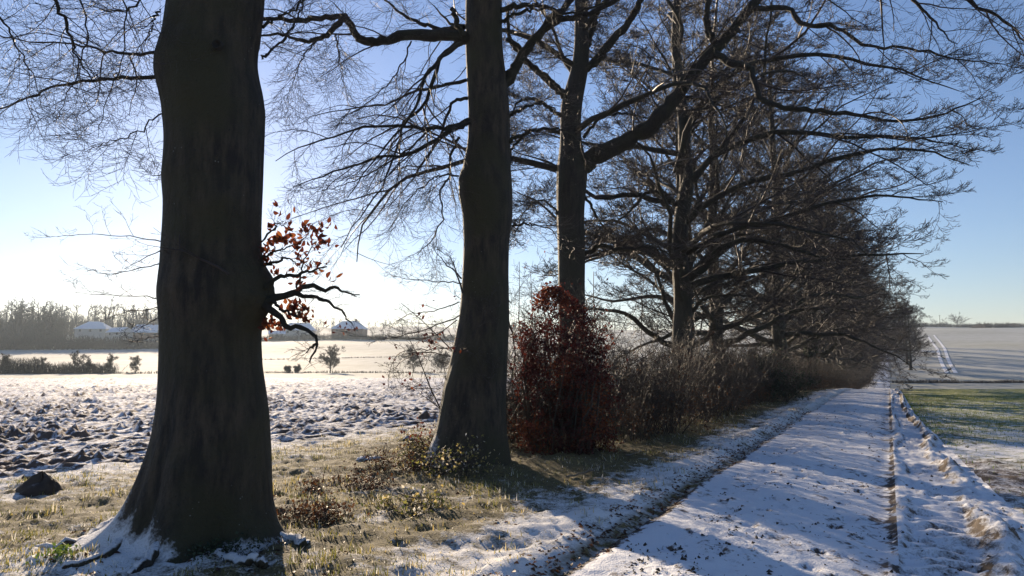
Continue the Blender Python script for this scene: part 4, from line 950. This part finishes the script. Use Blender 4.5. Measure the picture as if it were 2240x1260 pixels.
# brambles and dead stalks at the foot of the second trunk
for i, (px, py, Y, w, h, lab) in enumerate(((870, 1010, 10.6, 1.0, .5, 'tangle of dry bramble left of the second trunk'), (1000, 1040, 10.2, .8, .65, 'arching dead grass stalks against the foot of the second trunk'), (760, 1080, 9.2, 1.1, .38, 'low brown bramble patch between the two nearest trunks'),
                                          (900, 1150, 7.9, 1.0, .3, 'low dark bramble patch nearest the track'), (690, 1170, 7.3, .7, .26, 'weeds close to the right foot of the great trunk'), (930, 985, 11.4, .6, .5, 'weedy stalks beside the orange red shoot'))):
    p = at(px, py, Y); make_shrub('bramble', lab, 'bramble', gl(p[0], Y), 90 + i, w, h, 46, M['hedge'], (4, 3), .0022, 420, (M['brownleaf'], M['grass'])[i % 2], .022, stem_r=.004, spread=1.0)

# moss and ferny weeds at the foot of the great trunk
make_shrub('weed_clump', 'dark green weeds against the foot of the great trunk', 'weeds', gl(at(470, 1220, 5.95)[0], 5.95), 97, .8, .22, 40, M['hedge'], (3,), .0015, 900, M['ivy'], .014, stem_r=.003, depth=.25, spread=.8)
make_shrub('weed_clump', 'small yellow green weed by the snowy root at bottom left', 'weeds', gl(at(130, 1245, 5.75)[0], 5.75), 98, .35, .14, 18, M['hedge'], (3,), .0015, 160, M['cropleaf'], .018, stem_r=.003, spread=1.0)

# ------------------------------------------------------------------ grass
def blades(name, X, Y, h, m, tone, seed, width=.005, lean=.55, zoff=0.0, zf=near):
    rng = np.random.default_rng(seed); N = len(X); Z = zf(X, Y) - .012 + zoff
    a = rng.random(N) * 6.28; l = rng.random(N) * lean; w = width * (.7 + .7 * rng.random(N))
    d = np.stack([np.cos(a) * l, np.sin(a) * l, np.ones(N)], 1); s = np.stack([-np.sin(a), np.cos(a), 0 * a], 1) * w[:, None]
    b0 = np.stack([X, Y, Z], 1); m1 = b0 + d * (h * .55)[:, None]; d2 = d.copy(); d2[:, :2] *= 2.6; d2[:, 2] *= .75
    tp = m1 + d2 * (h * .5)[:, None]
    V = np.stack([b0 - s, b0 + s, m1 + s * .7, m1 - s * .7, tp], 1).reshape(-1, 3); i = (np.arange(N) * 5)[:, None]
    me = mesh_np(name, V, [i + np.array([[0, 1, 2, 3]]), i + np.array([[3, 2, 4]])], m, False, np.repeat(tone, 5))
    return me
def verge_grass():
    rng = np.random.default_rng(5); N = 135000
    s = 3.2 + 26 * rng.random(N) ** 2.0; t = -10.5 + 8.0 * rng.random(N); x, y = xy(s, t)
    pn = .5 + .5 * fbm(x * .9, y * .9, 71); pf = .5 + .5 * fbm(x * 4, y * 4, 72, 2)
    edge = smooth(-2.5, -4.2, t)
    keep = rng.random(N) < np.clip((pn * .9 + pf * .7 - .42) * 1.5, .05, 1) * (.42 + .58 * edge)
    x, y, pn, pf, t = x[keep], y[keep], pn[keep], pf[keep], t[keep]; n = len(x)
    tf_ = smooth(.05, .5, vnoise(x * 2.6, y * 2.6, 74) + .3 * vnoise(x * 7, y * 7, 76)); gone = rng.random(n) < .45 * (1 - tf_); h = (.018 + .04 * pf * rng.random(n)) * (1 + 1.5 * tf_ * (rng.random(n) > .3)); h = np.where(gone, .012, h)
    tone = np.clip(.12 + .75 * rng.random(n) * (.5 + .7 * vnoise(x * .6, y * .6, 73) * .5 + .25), 0, 1)
    tone = np.where(rng.random(n) < .26, .85 + .15 * rng.random(n), tone)
    o = obj('verge_grass', blades('verge_grass', x, y, h, M['grass'], tone, 6, .0042), kind='stuff'); o['label'] = 'short frosted grass covering the verge under the trees'; o['category'] = 'grass'
verge_grass()
def crop_blades():
    rng = np.random.default_rng(15); N = 60000
    s = 4 + 36 * rng.random(N) ** 1.6; t = 26 * rng.random(N) ** 1.8 + tw(s); x, y = xy(s, t)
    g = .8 * (.5 + .5 * fbm(x * .35, y * .35, 75)) + np.interp(s, [9, 22], [0, .5]); keep = rng.random(N) < np.clip((g - .42) * 1.4, .03, 1)
    x, y = x[keep], y[keep]; n = len(x)
    o = obj('crop_leaves', blades('crop_leaves', x, y, .04 + .05 * rng.random(n), M['cropleaf'], rng.random(n), 16, .005, .8), kind='stuff'); o['label'] = 'thin young green crop in the field right of the track'; o['category'] = 'crop'
crop_blades()
def leaf_litter():
    rng = np.random.default_rng(25); N = 3600
    s = 3.5 + 22 * rng.random(N) ** 1.6; t = np.where(rng.random(N) < .55, -2.35 + .16 * rng.normal(0, 1, N), -6.4 + 3.2 * rng.random(N)); t = np.where(rng.random(N) < .12, -2.2 + 2 * rng.random(N), t); kq = ((t < -2.25) & ((t > -2.6) | (vnoise(s * 1.1, t * 1.3, 79) > .1))) | (vnoise(s * 1.6, t * 2.6, 78) > .45); s, t = s[kq], t[kq]; N = len(s)
    x, y = xy(s, t); C = np.stack([x, y, near(x, y) + .008], 1); b = Bag()
    a = rng.random(N) * 6.28; l = .018 + .012 * rng.random(N); A = np.stack([np.cos(a), np.sin(a), .2 * rng.normal(0, 1, N)], 1) * l[:, None]; B = np.stack([-np.sin(a), np.cos(a), .3 * rng.normal(0, 1, N)], 1) * (l * .6)[:, None]
    up = np.array([0, 0, 1.]) * (l * .5)[:, None]
    V = np.stack([C, C + A + B + up, C + 2 * A, C + A - B + up], 1).reshape(-1, 3); i = (np.arange(N) * 4)[:, None]
    b.add(V, np.concatenate([i + np.array([[0, 1, 2]]), i + np.array([[0, 2, 3]])]), np.repeat(rng.random(N), 4))
    o = obj('leaf_litter', b.mesh('leaf_litter', M['brownleaf'], False), kind='stuff'); o['label'] = 'fallen brown leaves along the earth bank of the track'; o['category'] = 'leaves'
leaf_litter()

def crumbs():
    rng = np.random.default_rng(35); N = 9000
    s = 3.5 + 20 * rng.random(N) ** 1.5; t = -2.2 + 3.6 * rng.random(N); kq = (vnoise(s * 1.3, t * 2.4, 81) + .6 * vnoise(s * 4, t * 6, 82) > .74) | (rng.random(N) < .03); s, t = s[kq], t[kq]; N = len(s)
    x, y = xy(s, t); q = .006 + .016 * rng.random(N) ** 3; C = np.stack([x, y, near(x, y) + q * .3], 1)
    D = np.array([(1, 0, 0), (0, 1, 0), (-1, 0, 0), (0, -1, 0), (0, 0, 1)], float)
    V = C[:, None] + q[:, None, None] * (D[None] + .35 * rng.normal(0, 1, (N, 5, 3))); i = (np.arange(N) * 5)[:, None]
    f = np.concatenate([i + np.array([[a, b, 4]]) for a, b in ((0, 1), (1, 2), (2, 3), (3, 0))])
    o = obj('soil_crumbs', mesh_np('soil_crumbs', V.reshape(-1, 3), [f], M['mole'], False), kind='stuff'); o['label'] = 'dark crumbs of soil trodden onto the snowy track'; o['category'] = 'soil'
crumbs()
# ------------------------------------------------------------------ lumps, stones, sticks
def blob(name, loc, rx, ry, rz, m, seed, label, cat, group=None, cone=0.0):
    n, k = 18, 26; u = np.linspace(0, math.pi * .5, n); th = np.arange(k) * 2 * math.pi / k; TH, U = np.meshgrid(th, u)
    r = np.sin(U); z = np.cos(U)
    if cone: z = z * (1 - cone) + cone * (1 - r)
    q = 1 + .22 * fbm(np.cos(TH) * 1.7 + seed, np.sin(TH) * 1.7 + U * 1.3, seed, 3) + .10 * fbm(np.cos(TH) * 6 + seed, np.sin(TH) * 6 + U * 5, seed + 2, 2)
    V = np.stack([rx * r * q * np.cos(TH), ry * r * q * np.sin(TH), rz * z * q - .04], -1); V[-1, :, 2] = -.12
    o = obj(name, mesh_np(name, V.reshape(-1, 3), [grid_faces(n, k, True)[:, ::-1]], m)); o.location = loc
    o['label'] = label; o['category'] = cat
    if group: o['group'] = group
    return o
def on_ground(px, py):
    q = np.linspace(5, 22, 700); w = np.array([at(px, py, v) for v in q]); i = np.nonzero(w[:, 2] <= near(w[:, 0], w[:, 1]))[0]
    return tuple(float(v) for v in (w[i[0]] if len(i) else w[-1]))
p = on_ground(90, 1072); blob('molehill', p, .26, .24, .24, M['mole'], 3, 'dark pointed mound of bare soil on the frosty grass at far left', 'molehill', cone=.46)
p = on_ground(893, 962); blob('soil_clod', p, .14, .12, .11, M['clod'], 5, 'dark snow capped clod alone on the grass edge left of the second trunk', 'clod')
p = on_ground(800, 1006); blob('stone', p, .16, .12, .10, M['stone'], 8, 'rounded frosty stone, the left of the pair on the grass', 'stone', 'pair of stones on the grass')
p = on_ground(822, 1004); blob('stone', p, .17, .10, .08, M['stone'], 9, 'flatter frosty stone, the right of the pair on the grass', 'stone', 'pair of stones on the grass')
p = on_ground(72, 1045); blob('soil_clod', p, .13, .12, .10, M['clod'], 15, 'small clod just behind the pointed mound of soil', 'clod')
for i, (px, py, q, lab) in enumerate(((130, 985, .2, 'largest clod of the plough edge, left of the great trunk'), (205, 965, .18, 'dark upright clod of the ploughed field beside the great trunk'), (95, 1000, .15, 'broken clod at the plough edge nearest the pointed mound'), (45, 965, .17, 'clod in the ploughed field at the far left'), (700, 955, .14, 'low clod at the plough edge right of the great trunk'))):
    p = on_ground(px, py); blob('soil_clod', p, q * .6, q * .5, q * .55, M['clod'], 30 + i, lab, 'clod')
for i, (pix, r, lab) in enumerate((([(868, 1084), (905, 1094), (955, 1098)], .012, 'pale fallen stick on the ground left of the second trunk'), ([(1370, 1000), (1420, 990), (1455, 996)], .012, 'thin fallen stick in front of the hedge'), ([(1240, 1048), (1290, 1036), (1315, 1020)], .014, 'fallen branch lying before the red bush'))):
    rng = np.random.default_rng(50 + i); pts = [np.array(on_ground(*q)) + np.array([0, 0, .03]) for q in pix]; P = curve(pts, 14) + rng.normal(0, .006, (14, 3)); b0 = P[0].copy()
    V, f = tubes((P - b0)[None], (np.linspace(r, r * .4, 14))[None], 7); side = grow((P - b0)[None], np.linspace(r, r * .4, 14)[None], rng, 3, .3, .9, .35, .7, 5, 0, 0, .1, 1.0, rmin=.003)
    bg = Bag(); bg.add(V, f); V2, f2 = tubes(*side, 5); bg.add(V2, f2)
    o = obj('fallen_stick', bg.mesh('fallen_stick', M['wood']), None, b0); o['label'] = lab; o['category'] = 'stick'

# ------------------------------------------------------------------ the far side of the valley
def small_tree(seed, h, w, rmin=.03, nl=11, counts=(6, 5, 3), stemf=.3, bag=None, off=np.zeros(3)):
    """lines of a leafless tree seen from far: trunk, boughs, twigs"""
    rng = np.random.default_rng(seed); own = Bag() if bag is None else bag
    n = 8; z = np.linspace(-.4, h * .8, n); P = np.stack([.03 * h * rng.normal(0, 1, n) * (z / h), .03 * h * rng.normal(0, 1, n) * (z / h), z], 1)
    R = .024 * h * (1 - .8 * np.clip(z / h, 0, 1)); V, f = tubes((P + off)[None], R[None], 6); tk = (V, f)
    Q, S = grow(P[None], R[None], rng, nl, stemf, .98, w / h * 1.25, .85, 6, -.03, .04, .12, 3.0, rr=.012, rmin=rmin, fall=.30)
    bag2 = own; V, f = tubes(Q + off, S, 4); bag2.add(V, f)
    for lv, k in enumerate(counts):
        Q, S = grow(Q, S, rng, k, .15, .99, (.55, .55, .6)[lv], .7, (4, 2, 2)[lv], .0, .06, .13, 1.0, rr=.008, rmin=rmin, lmin=.25); V, f = tubes(Q + off, S, 3); bag2.add(V, f)
    return tk, own
def far_tree(name, label, px, py_base, Yd, hpx, wpx, seed, group=None, cat='tree', counts=(7, 6, 3), nl=14, stemf=.2):
    x = (px - 1120) / F * Yd / 1.0; x = at(px, py_base, Yd)[0]; z = float(H(np.array([x]), np.array([Yd]))[0]); h = hpx / F * Yd; w = wpx / F * Yd / 2
    root = thing(name, label, cat, (x, Yd, z - .1), group); tk, bg = small_tree(seed, h, w, rmin=.006 + .00007 * Yd, nl=nl, counts=counts, stemf=stemf)
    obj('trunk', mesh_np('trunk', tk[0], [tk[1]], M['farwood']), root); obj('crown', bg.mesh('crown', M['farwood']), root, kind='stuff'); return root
VT = 'bare trees along the valley hedge'
far_tree('oak_tree', 'round leafless tree standing alone in the pale valley field', 722, 822, 150, 46, 66, 1, VT, nl=22, counts=(8, 6, 4))
far_tree('oak_tree', 'spreading leafless tree just left of the second trunk, beyond the ploughed field', 905, 822, 152, 44, 70, 2, VT, nl=20, counts=(7, 6, 4))
far_tree('thorn_bush', 'bushy leafless thorn right beside the second trunk in the valley', 965, 824, 150, 36, 54, 3, VT, 'bush', nl=20, counts=(7, 6, 4))
far_tree('thorn_bush', 'left of two tiny bushes on the valley hedge line', 628, 820, 150, 13, 14, 4, VT, 'bush')
far_tree('thorn_bush', 'right of two tiny bushes on the valley hedge line', 650, 820, 150, 12, 14, 5, VT, 'bush')
far_tree('hedge_tree', 'widest bare tree on the valley hedge left of the great trunk', 168, 812, 146, 46, 40, 6, VT)
far_tree('hedge_tree', 'bare twin stemmed tree on the valley hedge near the great trunk', 242, 812, 148, 42, 26, 7, VT)
far_tree('hedge_tree', 'low spreading bare tree on the hedge closest to the great trunk', 297, 812, 148, 36, 34, 8, VT)
far_tree('hedge_tree', 'small bare tree between the two larger hedge trees', 195, 812, 146, 28, 22, 9, VT)
far_tree('hedge_tree', 'faint bare tree at the left picture edge above the hedge', 12, 812, 140, 46, 26, 10, VT)
far_tree('hedge_tree', 'faint bare tree in the bushes at far left', 90, 812, 142, 34, 36, 11, VT)

def brush(name, label, path, h, w, n, seed, m, group=None, hvar=.4, size=.5, cat='hedge'):
    """a hedge: a band of upright twigs following the ground"""
    rng = np.random.default_rng(seed); pts = np.array(path, float); seg = np.linalg.norm(np.diff(pts, axis=0), axis=1); cum = np.concatenate([[0], np.cumsum(seg)]); u = rng.random(n) * cum[-1]
    x = np.interp(u, cum, pts[:, 0]) + rng.normal(0, w / 2, n); y = np.interp(u, cum, pts[:, 1]) + rng.normal(0, w / 2, n)
    hh = h * (1 + hvar * fbm(u * .15, u * 0, seed, 3)) * (.55 + .5 * rng.random(n)); b0 = np.stack([x, y, H(x, y) - .1], 1); c0 = b0[0].copy()
    P = np.zeros((n, 3, 3)); P[:, 0] = b0; d = np.stack([rng.normal(0, .22, n), rng.normal(0, .22, n), np.ones(n)], 1)
    for j in range(1, 3): d = norm(d + rng.normal(0, .16, d.shape)); P[:, j] = P[:, j - 1] + d * (hh / 2)[:, None]
    r = size * .06; R = np.full((n, 3), r) * np.array([1, .8, .4]); bg = Bag(); V, f = tubes(P - c0, R, 3); bg.add(V, f)
    Q, S = grow(P - c0, R, rng, 2, .2, .95, .4, .8, 2, 0, .05, .15, 1.5, rr=.02, rmin=r * .6); V, f = tubes(Q, S, 3); bg.add(V, f)
    root = thing(name, label, cat, c0, group); obj('brushwood', bg.mesh('brushwood', m), root, kind='stuff'); return root
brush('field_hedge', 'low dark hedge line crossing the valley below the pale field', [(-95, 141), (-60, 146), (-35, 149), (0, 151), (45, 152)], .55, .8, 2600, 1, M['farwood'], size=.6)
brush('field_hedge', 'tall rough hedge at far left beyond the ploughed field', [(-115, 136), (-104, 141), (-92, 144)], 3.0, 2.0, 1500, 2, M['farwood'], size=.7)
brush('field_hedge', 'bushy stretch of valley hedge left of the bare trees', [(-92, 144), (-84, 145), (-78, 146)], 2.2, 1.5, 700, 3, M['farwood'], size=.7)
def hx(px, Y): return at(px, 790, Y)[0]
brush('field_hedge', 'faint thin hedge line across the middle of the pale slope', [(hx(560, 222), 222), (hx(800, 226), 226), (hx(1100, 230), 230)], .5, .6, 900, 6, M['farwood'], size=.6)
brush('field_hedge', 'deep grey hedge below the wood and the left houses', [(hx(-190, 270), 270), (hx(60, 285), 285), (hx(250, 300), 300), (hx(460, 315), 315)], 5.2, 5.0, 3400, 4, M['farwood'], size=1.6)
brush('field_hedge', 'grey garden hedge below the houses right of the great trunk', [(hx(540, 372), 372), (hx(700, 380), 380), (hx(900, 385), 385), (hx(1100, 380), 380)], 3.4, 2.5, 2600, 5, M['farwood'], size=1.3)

# the wood on the left rise: reads as one mass
def wood():
    rng = np.random.default_rng(8); bg = Bag(); c0 = np.array([hx(100, 440), 440., 12.]); 
    for i in range(150):
        px = -170 + 640 * rng.random(); Yd = 312 + 180 * rng.random() ** 1.2
        x = hx(px, Yd); z = float(H(np.array([x]), np.array([Yd]))[0]); h = (17 + 7 * rng.random()) * (1 + .12 * math.sin(px * .035))
        if Yd < 380: h *= .78
        if 150 < px < 345 and Yd < 425: continue
        if px > 345 and Yd < 400: continue
        tk, _ = small_tree(900 + i, h, h * .30, rmin=.13, nl=9, counts=(5, 3), stemf=.12, bag=bg, off=np.array([x, Yd, z]) - c0); bg.add(*tk)
    n = 5000; x = np.empty(n); px = -190 + 660 * rng.random(n); y = 306 + 195 * rng.random(n)
    ok = ~((px > 140) & (px < 350) & (y < 420)); px, y = px[ok], y[ok]; n = len(px); x = (px - 1120) / F * y
    P = np.zeros((n, 3, 3)); P[:, 0] = np.stack([x, y, H(x, y) - .2], 1) - c0; hh = np.interp(y, [306, 400], [4, 7]) + 7 * rng.random(n)
    for j in (1, 2): P[:, j] = P[:, j - 1] + np.stack([rng.normal(0, .9, n), rng.normal(0, .9, n), hh / 2], 1)
    bg.add(*tubes(P, np.array([[.13, .14, .06]]).repeat(n, 0), 3))
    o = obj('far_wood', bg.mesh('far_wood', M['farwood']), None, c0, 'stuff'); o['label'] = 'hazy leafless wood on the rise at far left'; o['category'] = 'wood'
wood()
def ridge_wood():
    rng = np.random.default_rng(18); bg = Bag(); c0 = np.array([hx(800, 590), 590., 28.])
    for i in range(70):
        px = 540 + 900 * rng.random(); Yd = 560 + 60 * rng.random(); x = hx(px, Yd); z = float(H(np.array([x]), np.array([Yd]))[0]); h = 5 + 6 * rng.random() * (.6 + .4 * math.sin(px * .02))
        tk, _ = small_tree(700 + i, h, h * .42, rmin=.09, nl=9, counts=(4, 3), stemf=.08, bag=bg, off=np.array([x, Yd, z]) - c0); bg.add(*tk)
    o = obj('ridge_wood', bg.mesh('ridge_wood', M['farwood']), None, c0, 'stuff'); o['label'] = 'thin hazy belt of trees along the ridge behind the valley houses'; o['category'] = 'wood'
ridge_wood()
RT = 'hazy trees on the far ridge'
for i, (px, Yd, hp, wp, lab) in enumerate(((693, 410, 42, 36, 'thin hazy tree between the two right hand houses'), (815, 440, 26, 34, 'dark rounded tree right of the hipped white roof'), (838, 470, 34, 36, 'pale rounded tree behind the far garden'), (880, 460, 38, 40, 'pale feathery trees left of the second trunk on the ridge'), (915, 470, 46, 30, 'tallest pale poplar like tree on the ridge left of the second trunk'), (945, 465, 44, 34, 'pale tree on the ridge touching the second trunk'), (970, 470, 40, 34, 'pale ridge tree just behind the second trunk'), (1320, 520, 50, 34, 'hazy tall ridge tree right of the slim trunk'), (1345, 520, 46, 30, 'second hazy ridge tree right of the slim trunk'), (1400, 540, 36, 34, 'hazy low ridge tree left of the crooked tree'))):
    far_tree('ridge_tree', lab, px, 735, Yd, hp, wp, 40 + i, RT, counts=(6, 4), nl=12, stemf=.12)
# right hand ridge
def crest(px):
    q = np.linspace(430, 800, 400); x = (px - 1120) / F * q; i = int(np.argmax((H(x, q) - CAM_H) / q)); return float(x[i]), float(q[i])
brush('field_hedge', 'thin dark hedge along the right skyline', [crest(p) for p in range(1900, 2126, 25)], 3.4, 1.5, 2000, 21, M['farwood'], size=1.2)
brush('field_hedge', 'low dark belt of trees on the skyline at the right edge', [crest(p) for p in range(2118, 2400, 20)], 3.4, 4, 4200, 22, M['farwood'], size=2.0)
brush('field_hedge', 'narrow dark hedge at the foot of the snowy hillside', [(hx(1955, 143), 143), (hx(2100, 143), 143), (hx(2400, 144), 144), (hx(2700, 145), 145)], .75, .7, 3000, 23, M['farwood'], size=.6)
for i, (px, hp, wp, lab) in enumerate(((2095, 24, 40, 'dark rounded clump on the right skyline'), (2066, 18, 18, 'small thin tree left of the dark clump on the skyline'), (2142, 13, 12, 'tiny lone tree right of the dark clump on the skyline'), (2202, 13, 12, 'tiny lone tree near the right edge of the skyline'), (2040, 16, 22, 'faint low tree on the skyline nearest the beech row'))):
    far_tree('skyline_tree', lab, px, 712, crest(px)[1], hp, wp, 60 + i, 'trees on the right skyline', counts=(8, 5) if i == 0 else (5, 4), nl=22 if i == 0 else 10, stemf=.08)
def pole(px, Y, h, lab):
    x = hx(px, Y); z = float(H(np.array([x]), np.array([Y]))[0]); r = thing('utility_pole', lab, 'pole', (x, Y, z), 'utility poles on the skyline')
    V, f = tubes(np.array([[[0, 0, -.3], [0, 0, h * .5], [0, 0, h]]], float), np.array([[.2, .18, .15]]), 8); obj('post', mesh_np('post', V, [f], M['wood']), r)
    V, f = tubes(np.array([[[-1.0, 0, h - .5], [0, 0, h - .5], [1.0, 0, h - .5]]], float), np.full((1, 3), .09), 6); obj('crossarm', mesh_np('crossarm', V, [f], M['wood']), r)
pole(2061, 610, 10, 'thin utility pole on the right skyline beside the trees'); pole(724, 520, 11, 'thin utility pole above the roofs in the valley')

# ------------------------------------------------------------------ houses
def prism(V, faces, name, m, parent):
    me = bpy.data.meshes.new(name); me.from_pydata([tuple(v) for v in V], [], faces); me.materials.append(m); me.update(); return obj(name, me, parent)
def box(x0, x1, y0, y1, z0, z1): return [(x0, y0, z0), (x1, y0, z0), (x1, y1, z0), (x0, y1, z0), (x0, y0, z1), (x1, y0, z1), (x1, y1, z1), (x0, y1, z1)], [(0, 3, 2, 1), (4, 5, 6, 7), (0, 1, 5, 4), (1, 2, 6, 5), (2, 3, 7, 6), (3, 0, 4, 7)]
def house(label, px, py_eave, Y, w, d, hw, hr, hip, wallm, rz=0, chim=True, wins=3):
    p = at(px, py_eave, Y); zb = float(H(p[:1], p[1:2])[0]); hw = max(p[2] - zb, 1.8); r = thing('house', label, 'house', (p[0], Y, zb), 'snow roofed houses across the valley', rz)
    a, b = w / 2, d / 2; V, Fc = box(-a, a, -b, b, -.6, hw)
    if hip < .05:
        V += [(-a, 0, hw + hr - .12), (a, 0, hw + hr - .12)]; Fc = [q for q in Fc if q != (4, 5, 6, 7)] + [(4, 7, 8), (5, 9, 6)]
    prism(V, Fc, 'wall', wallm, r)
    e = .45; q = a * hip
    up = [(-a - e, -b - e, hw - .1), (a + e, -b - e, hw - .1), (a + e, b + e, hw - .1), (-a - e, b + e, hw - .1), (-a + q - (e if hip < .05 else 0), 0, hw + hr), (a - q + (e if hip < .05 else 0), 0, hw + hr)]
    n = len(up); lo = [(x, y, z - .28) for x, y, z in up]
    rf = prism(up + lo, [(0, 1, 5, 4), (2, 3, 4, 5), (1, 2, 5), (3, 0, 4), (6, 10, 11, 7), (8, 11, 10, 9), (7, 11, 8), (9, 10, 6), (0, 6, 7, 1), (1, 7, 8, 2), (2, 8, 9, 3), (3, 9, 6, 0)], 'roof', M['roofsnow'], r)
    if chim:
        V, Fc = box(a * .35, a * .35 + .9, -.4, .4, hr + hw - .7, hr + hw + 1.1); prism(V, Fc, 'chimney', M['brick'], rf)
    for i in range(wins):
        x = -a + w * (i + .5) / wins; V, Fc = box(x - .6, x + .6, -b - .05, -b + .06, hw - 1.75, hw - .55); wn_ = prism(V, Fc, 'window', M['wood'], r)
        V, Fc = box(x - .5, x + .5, -b - .08, -b + .0, hw - 1.65, hw - .65); prism(V, Fc, 'pane', M['pane'], wn_)
house('white hipped roof bungalow under the hazy wood', 207, 719, 398, 16, 9, 3, 3.9, .62, M['wall'], .05)
house('low outbuilding with a sunlit roof slope right of the hipped bungalow', 262, 726, 392, 12, 7, 2.5, 2.4, 0, M['wall'], -.5, False, 2)
house('house with a snowy roof half hidden by the great trunk', 322, 727, 398, 15, 9, 3, 4.2, .3, M['brick'], .2)
house('house with a snowy roof above the hanging red leaves', 655, 722, 402, 16, 9, 3, 3.9, .35, M['wall'], .1)
house('hipped white roof house furthest right in the valley', 765, 719, 405, 17, 10, 3, 4.2, .5, M['brick'], -.08)
house('small pale outbuilding left of the house above the red leaves', 606, 730, 396, 8, 6, 2.4, 1.6, 0, M['wall'], .3, False, 1)

# ------------------------------------------------------------------ hazy winter air
def haze():
    V, Fc = box(-1310, 1310, -70, 1510, -6, 58); me = bpy.data.meshes.new('haze'); me.from_pydata(V, [], Fc)
    m = bpy.data.materials.new('hazy air'); m.use_nodes = True; nt = m.node_tree; nt.nodes.remove(nt.nodes['Principled BSDF'])
    v = nt.nodes.new('ShaderNodeVolumePrincipled'); v.inputs['Color'].default_value = (0.72, 0.86, 1.0, 1); v.inputs['Density'].default_value = 0.00024; v.inputs['Anisotropy'].default_value = 0.35
    nt.links.new(v.outputs[0], nt.nodes['Material Output'].inputs['Volume']); me.materials.append(m)
    o = obj('haze', me, kind='stuff'); o['label'] = 'thin hazy winter air over the fields'; o['category'] = 'haze'
haze()
